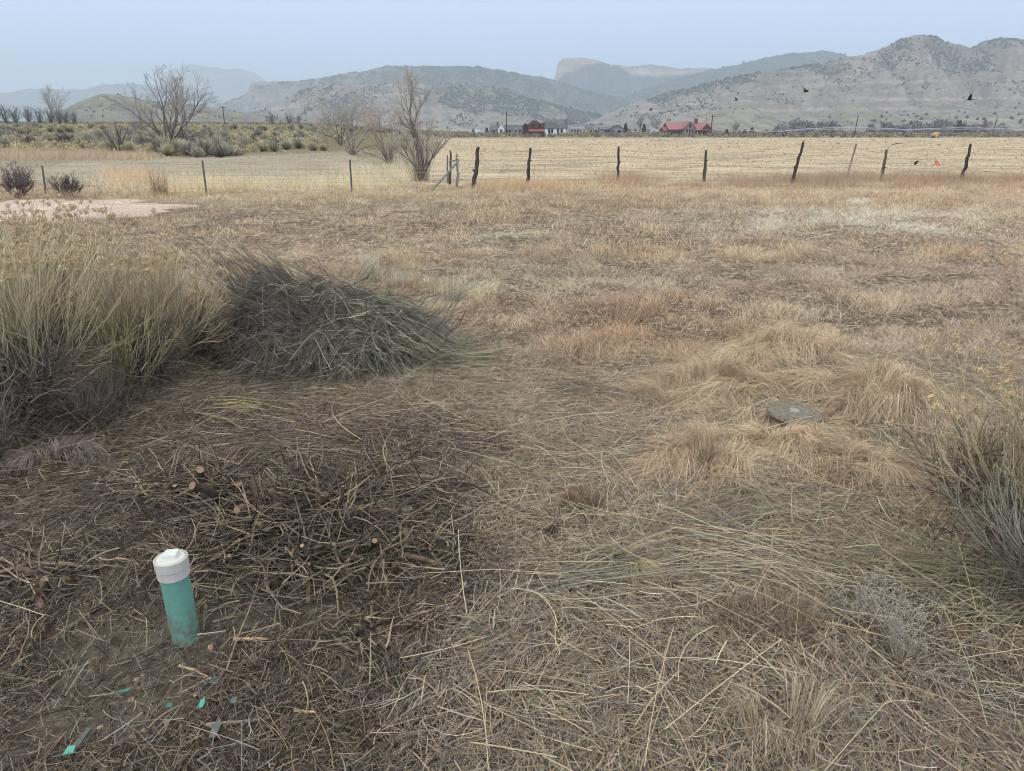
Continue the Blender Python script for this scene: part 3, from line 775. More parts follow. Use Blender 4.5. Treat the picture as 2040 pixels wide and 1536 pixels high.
def rabbitbrush(rng, h, spread, nmain, nsec, nter, flowers, name_parts=True, lean=(0, 0), green=(172, 158, 126), wood=(66, 56, 50), fl=(212, 184, 138), thick=1.0, ffrac=.32):
    """a broom of stems from a woody base; returns stem and bloom mesh builders"""
    st, bl = MB(), MB()
    A, B, Cc, tips = [], [], [], []
    for i in range(nmain):
        a = rng.uniform(0, 2 * math.pi); th = abs(rng.normal(0, .38)) * spread + .06
        d = np.array([math.sin(th) * math.cos(a) + lean[0], math.sin(th) * math.sin(a) + lean[1], math.cos(th)])
        b0 = np.array([math.cos(a), math.sin(a), 0]) * rng.uniform(0, .10) * h
        L = h * rng.uniform(.34, .62)
        P, e = strand(rng, b0 + np.array([0, 0, -.03]), d, L, 6, .5, .35, .10)
        A.append(P)
        for j in range(nsec):
            t = rng.uniform(.3, 1.0); k = t * 5; i0 = min(int(k), 4); q = P[i0] * (1 - (k - i0)) + P[i0 + 1] * (k - i0)
            dd = (P[i0 + 1] - P[i0]); dd = dd / np.linalg.norm(dd) + rng.normal(0, .26, 3); dd[2] = abs(dd[2]) + .25
            top = h * rng.uniform(.72, 1.05)
            L2 = max(.12 * h, (top - q[2]) * rng.uniform(.55, .95))
            P2, e2 = strand(rng, q, dd, L2, 6, .35, .55, .07)
            B.append(P2)
            tips.append((P2[-1], e2))
            for m in range(nter):
                t = rng.uniform(.3, .95); k = t * 5; i1 = min(int(k), 4); q2 = P2[i1] * (1 - (k - i1)) + P2[i1 + 1] * (k - i1)
                d3 = (P2[i1 + 1] - P2[i1]); d3 = d3 / np.linalg.norm(d3) + rng.normal(0, .25, 3)
                P3, e3 = strand(rng, q2, d3, h * rng.uniform(.10, .30), 5, .3, .5, .05)
                Cc.append(P3); tips.append((P3[-1], e3))
    wd, gr = lin(wood), lin(green)
    batch(st, rng, A, .0075 * thick * h, .0038 * thick * h, wd, gr * .55, 5)
    batch(st, rng, B, .0032 * thick * h, .0018 * thick * h, gr * .35 + wd * .3, gr, 3, .3)
    batch(st, rng, Cc, .0020 * thick * h, .0010 * thick * h, gr * .9, gr * 1.15, 3, .3)
    if flowers:
        tp = np.array([t[0] for t in tips]); zc = np.quantile(tp[:, 2], 1 - ffrac)
        tp = tp[(tp[:, 2] > zc) & (rng.random(len(tp)) < flowers)]
        n = len(tp); m = 27
        r = np.abs(rng.normal(0, .013, (n, m))) + .003; a = rng.uniform(0, 2 * math.pi, (n, m))
        c = tp[:, None, :] + np.stack([np.cos(a) * r, np.sin(a) * r, .018 - r * .5 + rng.normal(0, .006, (n, m))], -1)
        florets(bl, rng, c.reshape(-1, 3), .0030, .0060, lin(fl))
        # the stalks of the cluster
        s = np.repeat(tp[:, None, :] - np.array([0, 0, .012]), m, 1).reshape(-1, 3); e = c.reshape(-1, 3)
        tubes(st, np.stack([s, (s + e) / 2 + [0, 0, -.002], e], 1), np.full((n * m, 3), .0006), np.repeat(gr[None] * 1.1, n * m, 0))
    return st, bl
def florets(bl, rng, c, s0, s1, col):
    """little four-sided tufts"""
    n = len(c); s = rng.uniform(s0, s1, n)[:, None]
    d = unit(rng.normal(0, 1, (n, 3))); e = unit(np.cross(d, rng.normal(0, 1, (n, 3)))); f = np.cross(d, e)
    V = np.stack([c + d * s, c - d * s * .4 + e * s, c - d * s * .4 - e * s * .5 + f * s * .9, c - d * s * .4 - e * s * .5 - f * s * .9], 1)
    C = np.repeat(col[None] * rng.uniform(.6, 1.2, (n, 1)), 4, 0)
    o = np.arange(n)[:, None] * 4
    F = np.concatenate([o + [0, 1, 2], o + [0, 2, 3], o + [0, 3, 1], o + [1, 3, 2]])
    bl.add(V.reshape(-1, 3), C, None, F)

# ------------------------------------------------------------------ rabbitbrush in the left foreground and at the right edge
def brush(px, py, seed, label, h, spread, nmain, nsec, nter, flowers, group='rabbitbrush shrubs', dry=26, **kw):
    p = gg(px, py)
    rng = np.random.default_rng(seed)
    root = empty('rabbitbrush', p, 0, label, 'shrub', group)
    st, bl = rabbitbrush(rng, h, spread, nmain, nsec, nter, flowers, **kw)
    st.build('stems', M_TWIG, root)
    if flowers: bl.build('bloom', M_STRAW, root)
    # dead dark twigs caught in the foot of the shrub
    if dry:
        L = []
        for i in range(dry * 14):
            a = rng.uniform(0, 2 * math.pi); r = abs(rng.normal(0, .27)) * h
            P, _ = strand(rng, (math.cos(a) * r, math.sin(a) * r, rng.uniform(-.02, .42) * h), (rng.normal(0, 1), rng.normal(0, 1), abs(rng.normal(.1, .45))), h * rng.uniform(.08, .36), 5, .9, -.2, .16)
            L.append(P)
        mb = MB()
        cols = lin([(60, 52, 48), (78, 68, 62), (100, 90, 82), (126, 116, 104)])[rng.integers(0, 4, len(L))]
        batch(mb, rng, L, .0020 * h, .0010 * h, cols, None, 3, .3)
        mb.build('dead_twigs', M_TWIG, root)
    return root
brush(60, 850, 1, 'tall olive stemmed rabbitbrush with straw yellow flower heads at the left edge', 1.20, .95, 24, 10, 5, .55, dry=70, green=(184, 170, 132), thick=.95)
brush(285, 765, 2, 'rabbitbrush with faded yellow heads standing just left of the brush pile', 1.04, 1.1, 21, 10, 5, .4, dry=60, green=(178, 164, 128), thick=.92)
brush(-150, 800, 3, 'rabbitbrush cut off by the left edge behind the tall olive one', 1.3, .9, 18, 10, 4, .45)
brush(140, 690, 4, 'rabbitbrush with dense tan flower heads in front of the pink gravel', 1.18, .95, 20, 10, 5, .8, fl=(210, 184, 144))
brush(262, 806, 5, 'short upright olive rabbitbrush in front of the larger left shrubs', .78, .55, 7, 7, 3, 0, green=(160, 148, 98), dry=12)
brush(395, 715, 6, 'low grey dried rabbitbrush crowding the left end of the brush pile', .56, 1.4, 24, 9, 4, .15, green=(136, 124, 102), wood=(58, 50, 46), ffrac=.2, fl=(186, 140, 74))
brush(-30, 930, 7, 'low dark dried brush at the lower left edge', .52, 1.7, 14, 7, 2, 0, green=(112, 100, 92), wood=(60, 50, 46), dry=30)
brush(195, 850, 11, 'low tangle of dead grey brush at the foot of the left shrubs', .46, 1.8, 14, 7, 2, 0, green=(116, 104, 92), wood=(54, 46, 42), dry=40)
brush(2050, 1110, 8, 'green stemmed rabbitbrush with yellow flower heads at the right edge', .94, .8, 14, 9, 4, .7, green=(174, 158, 118), fl=(206, 180, 124), dry=40)
brush(2120, 1250, 9, 'rabbitbrush with low sprawling grey green stems at the lower right edge', .66, 1.5, 16, 9, 4, 0, green=(148, 146, 124), dry=50)
brush(1935, 1010, 10, 'small grey rabbitbrush behind the green stemmed one on the right', .52, 1.2, 14, 8, 3, .1, green=(140, 126, 98), dry=14)

# sprawling stems lying out from the right shrub
def spray(px, py, az, n, L, col, seed, label, group='cut stems lying on the straw', r=.0022, fan=.22, z=.03):
    rng = np.random.default_rng(seed); p = gg(px, py); lines = []
    for i in range(n):
        a = az + rng.normal(0, fan * 1.2); l = L * rng.uniform(.25, 1.0)
        t = np.linspace(0, 1, 6)
        bend = rng.normal(0, .22); x0_, y0_ = rng.normal(0, .09, 2)
        x = x0_ + np.cos(a) * t * l - np.sin(a) * bend * t ** 2 * l; y = y0_ + np.sin(a) * t * l + np.cos(a) * bend * t ** 2 * l
        zz = G(x + p.x, y + p.y) - p.z + z * rng.uniform(.4, 1.6) * np.sin(np.clip(t * 2.6, 0, 3.0)) + .012 + rng.uniform(0, .03)
        lines.append(np.stack([x + rng.normal(0, .015), y + rng.normal(0, .015), zz], -1) + np.cumsum(rng.normal(0, .004, (6, 3)), 0))
    cj = lin(col) * rng.uniform(.45, 1.1, (n, 1)) * (1 + rng.normal(0, .06, (n, 3)))
    mb = MB(); batch(mb, rng, lines, r * .85, r * .5, cj, cj * 1.12, 3, .1)
    o = mb.build('cut_stems', M_TWIG); o.location = p
    return tag(o, label, 'cut stems', group)
R = math.radians
spray(1990, 1180, R(165), 60, .62, (160, 154, 118), 21, 'bundle of pale green stems sprawling left from the right shrub', fan=.25)
spray(1925, 1235, R(8), 40, .45, (168, 160, 122), 22, 'curved pale stems fanning right below the right shrub', fan=.35)
spray(1990, 1150, R(215), 60, .8, (132, 128, 108), 23, 'grey stems lying down toward the lower right corner', fan=.35)
spray(1370, 1045, R(22), 46, .75, (126, 120, 110), 24, 'long grey green cut stems pointing at the right shrub', fan=.10)
spray(1120, 1160, R(14), 34, .75, (150, 144, 130), 25, 'pale cut stems lying near the middle of the straw', fan=.22)
spray(1340, 1070, R(-35), 26, .8, (170, 156, 128), 26, 'long straw coloured stems slanting to the lower right', fan=.22)
spray(1420, 1130, R(-12), 26, .75, (166, 154, 128), 30, 'straw coloured stems lying level across the right straw', fan=.14)
spray(440, 815, R(-24), 14, .55, (182, 176, 104), 27, 'bright yellow green stems lying below the brush pile', fan=.14)
spray(1110, 780, R(-28), 26, .55, (124, 116, 106), 28, 'dull grey cut stems right of the brush pile', fan=.12)
spray(375, 1170, R(-18), 12, .35, (150, 150, 112), 29, 'greenish stalks lying right of the white capped pipe', fan=.30, r=.0016)

# ------------------------------------------------------------------ the pile of cut brush
rng = np.random.default_rng(77)
PC = gg(665, 745)
def pile_h(x, y):
    """height of the heap over its own middle"""
    a = np.clip(1 - ((x + .10) / .98) ** 2 - ((y - .42) / .70) ** 2, 0, 1)
    b = np.clip(1 - ((x + .45) / .62) ** 2 - ((y - .62) / .55) ** 2, 0, 1)
    return np.maximum(.45 * a ** .75, .60 * b ** .75) * (.48 + 1.0 * fbm(np.asarray(x) / .22 + 3, np.asarray(y) / .26, 211, 3))
pile = empty('brush_pile', PC, 0, 'knee high pile of cut grey green brush stems', 'brush pile')
def bundle(mb, x, y, az, el, n, L, col, fan=.20, r=.0017, K=6, over=.06):
    lines = []; 
    for i in range(n):
        a = az + rng.normal(0, fan * 1.25); e = el + rng.normal(0, fan * .6)
        l = L * rng.uniform(.3, 1.0)
        t = np.linspace(0, 1, K)
        s = rng.normal(0, .06, 2); off = rng.uniform(0, .35) * l
        bend = rng.normal(0, .11)
        px = x + s[0] + np.cos(a) * (t * l + off) - np.sin(a) * bend * t ** 2 * l
        py = y + s[1] + np.sin(a) * (t * l + off) + np.cos(a) * bend * t ** 2 * l
        base = pile_h(px, py) + np.maximum(0, np.where(pile_h(px, py) <= 0, 0, 0))
        free = pile_h(np.array([x]), np.array([y]))[0] + np.sin(e) * (t * l + off)
        w = sstep(.15, .9, t) * (1 if el > 0.08 else .25)
        pz = np.maximum(base * (1 - w) + np.maximum(free, base * .6) * w, .015) + rng.uniform(-.09, over)
        wob = np.cumsum(rng.normal(0, .004, (K, 3)), 0)
        S_ = np.stack([px, py, pz], -1) + wob
        lines.append(S_)
        if rng.random() < .45:                       # a forked side shoot
            k0 = rng.integers(2, 4); d0 = S_[k0 + 1] - S_[k0]; d0 = d0 / max(np.linalg.norm(d0), 1e-6) + rng.normal(0, .38, 3)
            Q, _ = strand(rng, S_[k0], d0, l * rng.uniform(.25, .5), K, .4, .05, .08); lines.append(Q)
    c = lin(col); n = len(lines)
    j = rng.uniform(.4, 1.6, (n, 1)) ** 1.2
    dead = rng.random((n, 1)) < .3
    cc = np.where(dead, lin((104, 94, 86)), c) * j
    batch(mb, rng, lines, r * rng.uniform(.6, 1.5, n), r * .45, cc, cc * 1.15, 3, .15)
DK, GR, GN, PL = (92, 88, 76), (128, 124, 106), (134, 138, 110), (166, 160, 136)
mb = MB()
# dark inner body
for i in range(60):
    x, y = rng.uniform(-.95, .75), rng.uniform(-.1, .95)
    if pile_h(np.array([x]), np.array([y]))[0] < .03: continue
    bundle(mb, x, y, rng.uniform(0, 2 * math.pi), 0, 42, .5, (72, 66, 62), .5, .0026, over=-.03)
# left half: tips to the upper left
for i in range(34):
    bundle(mb, rng.uniform(-.35, .45), rng.uniform(-.02, .85), R(rng.normal(176, 16)), R(rng.uniform(0, 13)), 46, rng.uniform(.5, .85), [DK, DK, GR][rng.integers(3)], .17)
for i in range(12):
    bundle(mb, rng.uniform(-.5, -.1), rng.uniform(.35, .85), R(rng.normal(166, 8)), R(rng.uniform(14, 29)), 34, rng.uniform(.65, 1.0), [DK, GR][rng.integers(2)], .12)
# right half: tips hanging to the right and front
for i in range(30):
    bundle(mb, rng.uniform(-.25, .55), rng.uniform(.0, .75), R(rng.normal(-8, 26)), R(rng.uniform(-4, 3)), 42, rng.uniform(.55, .95), [GR, GN, DK][rng.integers(3)], .22)
for i in range(14):
    bundle(mb, rng.uniform(.15, .5), rng.uniform(-.1, .45), R(rng.normal(196, 18)), R(rng.uniform(-6, 0)), 46, rng.uniform(.5, .85), [GR, GN][rng.integers(2)], .2)
for i in range(40):
    bundle(mb, rng.uniform(-.6, .5), rng.uniform(-.05, .6), rng.uniform(0, 6.28), R(rng.uniform(-4, 6)), 22, rng.uniform(.3, .6), [GR, DK, PL][rng.integers(3)], .4, .0026, over=.10)
for i in range(14):
    bundle(mb, rng.uniform(-.35, .1), rng.uniform(-.05, .3), R(rng.normal(222, 25)), R(rng.uniform(-6, 0)), 36, rng.uniform(.4, .7), [GR, DK, GR][rng.integers(3)], .25)
mb.build('stem_tangle', M_TWIG, pile)
mb = MB()
for i in range(9):
    bundle(mb, rng.uniform(-.3, .5), rng.uniform(.0, .45), R(rng.uniform(190, 240) if rng.random() < .5 else rng.normal(-15, 14)), R(rng.uniform(-3, 5)), 16, rng.uniform(.4, .7), [PL, (170, 166, 120), GN][rng.integers(3)], .16, .0022, over=.10)
for k in range(80):
    bundle(mb, rng.uniform(-.7, .6), rng.uniform(-.1, .6), rng.uniform(0, 6.28), R(rng.uniform(-5, 14)), 2, rng.uniform(.25, .6), [(150, 140, 124), (116, 102, 90), (140, 138, 114)][k % 3], .25, .0024, over=.12)
for k in range(240):
    bundle(mb, rng.uniform(-.6, .5), rng.uniform(0, .7), R(rng.choice([168, -12, -5]) + rng.normal(0, 26)), R(rng.uniform(2, 15)), 2, rng.uniform(.4, .9), [GR, DK, GN][k % 3], .18, rng.choice([.0015, .0020, .0027]), over=.07)
mb.build('pale_stems', M_TWIG, pile)
mb = MB(); lines = []
for (x0, y0, z0, x1, y1, z1) in [(-.02, -.05, .42, -.16, -.22, .02), (.62, .1, .12, .42, .15, .42), (.72, .1, .1, .95, .3, .4), (-.25, .1, .3, .06, -.22, .03), (-.35, -.1, .28, .0, -.2, .14), (.1, .0, .2, .28, .06, .33), (-.1, .3, .5, .2, .45, .62), (.5, .3, .38, .75, .5, .50)]:
    a, b_ = np.array([x0, y0, z0]), np.array([x1, y1, z1]); t = np.linspace(0, 1, 7)[:, None]
    lines.append(a * (1 - t) + b_ * t + rng.normal(0, .012, (7, 3)) * np.sin(t * math.pi))
for L_ in lines:
    mb = MB(); batch(mb, rng, [L_], .0065, .0035, lin((112, 98, 86)), None, 6, .25); mb.build('bare_branch', M_BARK, pile)

# ------------------------------------------------------------------ tussocks of pale grass round the lid, tufts
def tussock(px, py, rx, ry, hgt, n, seed, label, L=(.22, .5), cA=(214, 185, 148), cB=(188, 160, 126), w=(.0016, .003), cat='grass tussock', name='grass_tussock', group=None, az0=None, fan=9, mat=None, erect=0.0):
    rng = np.random.default_rng(seed); p = gg(px, py)
    nl = max(8, n // 55); lk = rng.integers(0, nl, n)                # locks of blades that lie the same way
    la = rng.uniform(0, 2 * math.pi, nl); lr = np.sqrt(rng.random(nl)); lturn = rng.normal(0, 1.0, nl); lL = rng.uniform(.6, 1.15, nl); lh = rng.uniform(.45, 1.45, nl); lbr = rng.uniform(.72, 1.22, nl)
    if erect > .5: lk = np.arange(n) % nl; 
    a0 = la[lk] + rng.normal(0, .16, n); r0 = np.clip(lr[lk] + rng.normal(0, .13, n), 0, 1.2)
    if erect > .5: a0 = rng.uniform(0, 2 * math.pi, n); r0 = np.sqrt(rng.random(n))
    bx, by = np.cos(a0) * r0 * rx * .72, np.sin(a0) * r0 * ry * .72
    az = (a0 + lturn[lk] + rng.normal(0, .24, n)) if az0 is None else az0 + rng.normal(0, fan, n)
    if erect > .5: az = a0 + rng.normal(0, .55, n)
    LL = rng.uniform(L[0] * .7, L[1] * .9, n) * lL[lk]
    K = 7; t = np.linspace(0, 1, K)[None]
    rise = hgt * .95 * (1.15 - .5 * r0) * lh[lk] * rng.uniform(.7, 1.15, n)
    reach = LL * rng.uniform(.55, .95, n) * (1 - erect)
    cur = lturn[lk] * .5 + rng.normal(0, .25, n)
    ox = bx[:, None] + (np.cos(az)[:, None] * t - np.sin(az)[:, None] * cur[:, None] * t ** 2 * .6) * reach[:, None]
    oy = by[:, None] + (np.sin(az)[:, None] * t + np.cos(az)[:, None] * cur[:, None] * t ** 2 * .6) * reach[:, None]
    if erect > .5: arc = (LL * rng.uniform(.8, 1, n))[:, None] * t
    else: arc = rise[:, None] * np.sin(np.clip(t * rng.uniform(2.0, 3.0, n)[:, None] + .25, 0, math.pi))
    gz = G(ox + p.x, oy + p.y) - p.z
    z = gz + arc + rng.random(n)[:, None] * .015
    P = np.stack([ox, oy, z], -1)
    u = rng.random((n, 1)); c = (lin(cA) * u + lin(cB) * (1 - u)) * rng.uniform(.6, 1.3, (n, 1)) * lbr[lk][:, None] * 1.1
    W = np.stack([-np.sin(az), np.cos(az), rng.normal(0, .5, n)], -1)
    mb = MB(); ww = rng.uniform(w[0], w[1], n)[:, None] * np.linspace(1, .35, K)[None]
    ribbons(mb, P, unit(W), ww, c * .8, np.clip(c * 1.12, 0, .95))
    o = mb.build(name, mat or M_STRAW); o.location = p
    return tag(o, label, cat, group)
TG = 'pale grass tussocks around the round lid'
tussock(1585, 705, .50, .26, .17, 3400, 1, 'broad pale tussock behind the round lid', group=TG)
tussock(1480, 735, .30, .18, .13, 1400, 12, 'small tussock joining the two behind the lid on their left', group=TG)
tussock(1425, 775, .36, .24, .16, 2600, 2, 'pale tussock behind and left of the round lid', group=TG)
tussock(1740, 800, .42, .26, .16, 2800, 3, 'pale drooping tussock right of the round lid', group=TG)
tussock(1660, 770, .26, .16, .10, 900, 13, 'low tussock between the lid and the broad one behind', group=TG)
tussock(1570, 890, .34, .12, .09, 1600, 4, 'golden low tussock just in front of the round lid', L=(.16, .34), cA=(216, 184, 142), group=TG)
tussock(1395, 935, .27, .20, .14, 1800, 5, 'pinkish pale tussock with drooping blades in front left of the lid', cA=(212, 181, 145), group=TG)
tussock(1690, 930, .4, .16, .08, 1500, 6, 'flattened grass tussock in front right of the lid', cA=(204, 177, 142), cB=(172, 148, 119), group=TG)
tussock(1330, 800, .3, .2, .08, 1200, 14, 'flattened pale tussock farthest left of the lid', cA=(204, 177, 142), cB=(172, 148, 119), group=TG)
for k, (px, py, lab) in enumerate([(1500, 830, 'flat pale grass mat touching the left rim of the round lid'), (1650, 850, 'flat pale grass mat right of the round lid'), (1570, 770, 'flat pale grass mat right behind the round lid'), (1480, 880, 'flat pale grass mat front left of the round lid'), (1640, 905, 'flat pale grass mat front right of the round lid'), (1600, 660, 'thin pale grass mat on the far side of the tussocks')]):
    tussock(px, py, .30, .18, .06, 1100, 140 + k, lab, L=(.12, .32), cA=(208, 180, 144), cB=(178, 152, 122), group=TG)
tussock(1850, 830, .3, .2, .09, 1200, 15, 'low tussock between the lid and the right shrub', cA=(204, 177, 142), cB=(172, 148, 119), group=TG)
tussock(1160, 1010, .13, .10, .07, 800, 7, 'small mown brown grass clump in the middle of the straw', L=(.05, .1), cA=(160, 132, 104), cB=(122, 102, 82), w=(.0018, .003), erect=.62, name='grass_clump', cat='grass clump', group='mown brown grass clumps')
tussock(1530, 1245, .24, .14, .07, 1000, 8, 'dark brown mown grass clump below the lid in the lower right', L=(.06, .11), cA=(156, 130, 106), cB=(110, 92, 78), w=(.002, .0034), erect=.62, name='grass_clump', cat='grass clump', group='mown brown grass clumps')
tussock(740, 556, .13, .09, .3, 420, 9, 'upright white grass tuft behind the brush pile', L=(.2, .42), cA=(214, 202, 172), cB=(184, 170, 140), w=(.003, .005), erect=.75, name='grass_tuft', cat='grass tuft', group='bleached upright grass tufts behind the pile')
tussock(890, 605, .22, .09, .3, 420, 10, 'upright white grass tuft behind the right end of the brush pile', L=(.2, .36), cA=(206, 194, 164), cB=(178, 166, 138), w=(.003, .005), erect=.75, name='grass_tuft', cat='grass tuft', group='bleached upright grass tufts behind the pile')
tussock(790, 575, .2, .08, .2, 260, 16, 'thin white grass tuft behind the middle of the brush pile', L=(.12, .3), cA=(200, 190, 166), cB=(170, 160, 140), w=(.003, .005), erect=.75, name='grass_tuft', cat='grass tuft', group='bleached upright grass tufts behind the pile')
tussock(1560, 1470, .16, .12, .16, 220, 17, 'wispy yellow grass tuft near the bottom edge', L=(.14, .34), cA=(190, 174, 136), cB=(156, 140, 112), w=(.0010, .0020), erect=.3, name='grass_tuft', cat='grass tuft')
tussock(1250, 1130, .14, .08, .06, 700, 18, 'flattened olive grass tuft near the middle cut stems', L=(.12, .26), cA=(166, 148, 108), cB=(140, 126, 96), name='grass_tuft', cat='grass tuft')
tussock(115, 925, .26, .14, .10, 700, 19, 'curled grey dead grass tuft under the left shrubs', L=(.16, .3), cA=(150, 134, 122), cB=(116, 102, 94), w=(.002, .004), name='grass_tuft', cat='grass tuft')
tussock(470, 735, .12, .1, .25, 160, 20, 'thin golden grass tuft at the front left of the brush pile', L=(.2, .46), cA=(196, 160, 100), cB=(164, 134, 88), w=(.002, .003), erect=.65, name='grass_tuft', cat='grass tuft')
for px, py, s in [(320, 388, 21)]:
    tussock(px, py, .35, .2, .9, 110, s, 'tall rusty dead stalks standing before the left fence', L=(.45, 1.05), cA=(170, 132, 96), cB=(136, 108, 84), w=(.008, .014), erect=.72, name='dead_stalks', cat='dead stalks')
# the small silvery weed skeleton lower right
def weed(px, py, h, seed, label):
    rng = np.random.default_rng(seed); p = gg(px, py); A, B = [], []
    for i in range(34):
        a = rng.uniform(0, 6.28); th = rng.uniform(.2, 1.25)
        P, e = strand(rng, (0, 0, 0), (math.sin(th) * math.cos(a), math.sin(th) * math.sin(a), math.cos(th)), h * rng.uniform(.5, 1), 7, .5, .2, .12); A.append(P)
        for j in range(9):
            k = rng.integers(2, 7); d = rng.normal(0, 1, 3); d[2] = abs(d[2])
            Q, _ = strand(rng, P[k], d, h * rng.uniform(.05, .2), 5, .5, .2, .2); B.append(Q)
    mb = MB(); batch(mb, rng, A, .0018, .0009, lin((146, 130, 104)), lin((146, 138, 122)), 3); batch(mb, rng, B, .0010, .0006, lin((140, 132, 118)), lin((158, 152, 140)), 3)
    c = np.array([q[-1] for q in B] + [q[-2] for q in B]); florets(mb, rng, c, .0015, .003, lin((188, 178, 156)))
    o = mb.build('dried_weed', M_TWIG); o.location = p
    return tag(o, label, 'weed')
weed(1790, 1330, .34, 31, 'dried silvery branching weed lying low in the lower right straw')
weed(1710, 1230, .24, 32, 'smaller dried weed with tiny seed heads beside the dark grass clump')

# ------------------------------------------------------------------ cut shrub stumps, sticks, chips, stones, shards
def stump(px, py, n, L, r, seed, label, az=None, fan=9.0, up=(.2, .9)):
    r *= 1.3; L *= 1.15
    rng = np.random.default_rng(seed); p = gg(px, py); lines = []; rad = []
    for i in range(n):
        a = rng.uniform(0, 6.28) if az is None else az + rng.normal(0, fan)
        el = rng.uniform(*up); K = 7
        P, _ = strand(rng, (rng.normal(0, .035), rng.normal(0, .03), -.02), (math.cos(a) * math.cos(el), math.sin(a) * math.cos(el), math.sin(el)), L * rng.uniform(.5, 1.1), K, .9, -.1, .16)
        lines.append(P); rad.append(r * rng.uniform(.5, 1.2))
    P = np.array(lines); rad = np.array(rad)[:, None] * (np.array([1.25, 1.1, .95, .9, .8, .78, .72])[None] * rng.uniform(.85, 1.15, (n, 7)))
    P[:, :, 2] = np.maximum(P[:, :, 2], (G(P[:, :, 0] + p.x, P[:, :, 1] + p.y) - p.z) + .004)
    mb = MB(); c = lin([(96, 78, 64), (118, 98, 80), (78, 64, 54), (138, 114, 90)])[rng.integers(0, 4, n)]
    tubes(mb, P, rad, c, None, 8, lin([(138, 114, 86), (96, 80, 66), (112, 92, 72), (160, 132, 98)])[rng.integers(0, 4, n)])
    root = empty('shrub_stump', p, 0, label, 'stump', 'cut shrub stumps in the cleared strip')
    mb.build('stubs', M_BARK, root)
    lines = []
    for i in range(n * 30):
        a = rng.uniform(0, 6.28); rr = abs(rng.normal(0, .13))
        Q, _ = strand(rng, (math.cos(a) * rr, math.sin(a) * rr, rng.uniform(0, .05)), (rng.normal(0, 1), rng.normal(0, 1), abs(rng.normal(0, .22))), L * rng.uniform(.4, 1.2), 5, .7, -.3, .15)
        Q[:, 2] = np.maximum(Q[:, 2], (G(Q[:, 0] + p.x, Q[:, 1] + p.y) - p.z) + .004)
        lines.append(Q)
    mb = MB(); cc = lin([(86, 76, 66), (116, 102, 88), (62, 54, 48), (150, 132, 106)])[rng.integers(0, 4, len(lines))]
    batch(mb, rng, lines, rng.uniform(.0014, .0046, len(lines)), .0014, cc, None, 4, .35)
    mb.build('twigs', M_TWIG, root)
    return root
stump(345, 975, 7, .22, .017, 41, 'gnarled brown shrub stump with curving torn limbs above the pipe', R(-20), 1.0, (.05, .6))
stump(540, 1045, 9, .20, .016, 42, 'dark spreading shrub stump in the middle of the cleared strip', None)
stump(850, 978, 6, .17, .024, 43, 'thick pale ended stump limb at the edge of the straw', R(185), .7, (-.05, .35))
stump(760, 965, 4, .22, .017, 44, 'grey brown split limb lying behind the thick pale stump', R(178), .25, (-.02, .1))
stump(600, 1120, 10, .22, .009, 45, 'bristling stump of thin broken stems right of the pipe', R(-50), 1.1, (.0, .7))
stump(650, 1010, 8, .26, .009, 46, 'fan of thin dark broken stems above the bristling stump', R(-35), .5, (.05, .5))
stump(845, 1100, 6, .13, .010, 47, 'small bristling stump at the right edge of the cleared strip', None)
stump(92, 1150, 5, .14, .012, 48, 'dark split stump by the left edge level with the pipe cap', R(-80), .8, (.1, .8))
stump(1090, 1062, 2, .09, .009, 49, 'single upright grey stub in the straw', R(80), .2, (1.1, 1.4))
stump(360, 1130, 5, .16, .014, 50, 'dark half buried root just behind the pipe cap', R(5), .5, (-.05, .3))
stump(470, 1090, 7, .20, .011, 52, 'broken root clump between the pipe and the bristling stump', R(-30), 1.2, (.0, .6))
stump(440, 975, 5, .24, .014, 53, 'long dark limb stump right of the gnarled torn one', R(-10), .5, (-.05, .35))
stump(730, 1080, 7, .20, .010, 54, 'dark broken stems between the bristling stump and the small right one', R(-20), .9, (.0, .5))
stump(590, 985, 5, .18, .014, 55, 'split root end above the dark spreading stump', R(160), 1.0, (.0, .5))
stump(720, 1255, 4, .10, .010, 51, 'small splintered stub in bare soil right of the pipe', R(-70), .6, (.1, .7))

def stick(pts, r, col, label, seed, cat='stick', name='stick', group='loose sticks and chips', lift=.012, sides=7, flat=1.0):
    rng = np.random.default_rng(seed)
    W = [gg(*q) for q in pts]; p = W[0]
    K = 9; t = np.linspace(0, len(W) - 1, K); i = np.minimum(t.astype(int), len(W) - 2); f = (t - i)[:, None]
    A = np.array([list(w) for w in W]); P = A[i] * (1 - f) + A[i + 1] * f + rng.normal(0, r * .35, (K, 3))
    P[:, 2] = G(P[:, 0], P[:, 1]) + lift + r
    P = P - np.array(p)
    rad = r * np.linspace(1.1, .7, K) * rng.uniform(.85, 1.15, K)
    mb = MB(); tubes(mb, P[None], rad[None], lin(col)[None], None, sides, lin(col) * 1.25)
    o = mb.build(name, M_BARK, smooth=False); o.location = p
    return tag(o, label, cat, group)
stick([(-30, 1175), (60, 1140), (185, 1148)], .011, (128, 110, 92), 'curved grey brown stick at the left edge level with the pipe cap', 61, lift=.03)
stick([(415, 1452), (470, 1447), (540, 1440)], .0055, (140, 126, 114), 'straight grey stick lying alone below the pipe', 62)
stick([(466, 1284), (500, 1281), (536, 1282)], .006, (196, 160, 112), 'pale wood chip just right of the pipe base', 63, 'wood chip', 'wood_chip')
stick([(588, 1424), (610, 1427), (630, 1428)], .005, (196, 166, 118), 'small pale wood chip near the lone grey stick', 64, 'wood chip', 'wood_chip')
stick([(360, 1334), (395, 1346), (425, 1362)], .004, (176, 148, 112), 'thin tan stick below the pipe base', 65)
stick([(180, 1228), (225, 1210), (265, 1195)], .007, (66, 56, 50), 'dark stick left of the pipe', 66)
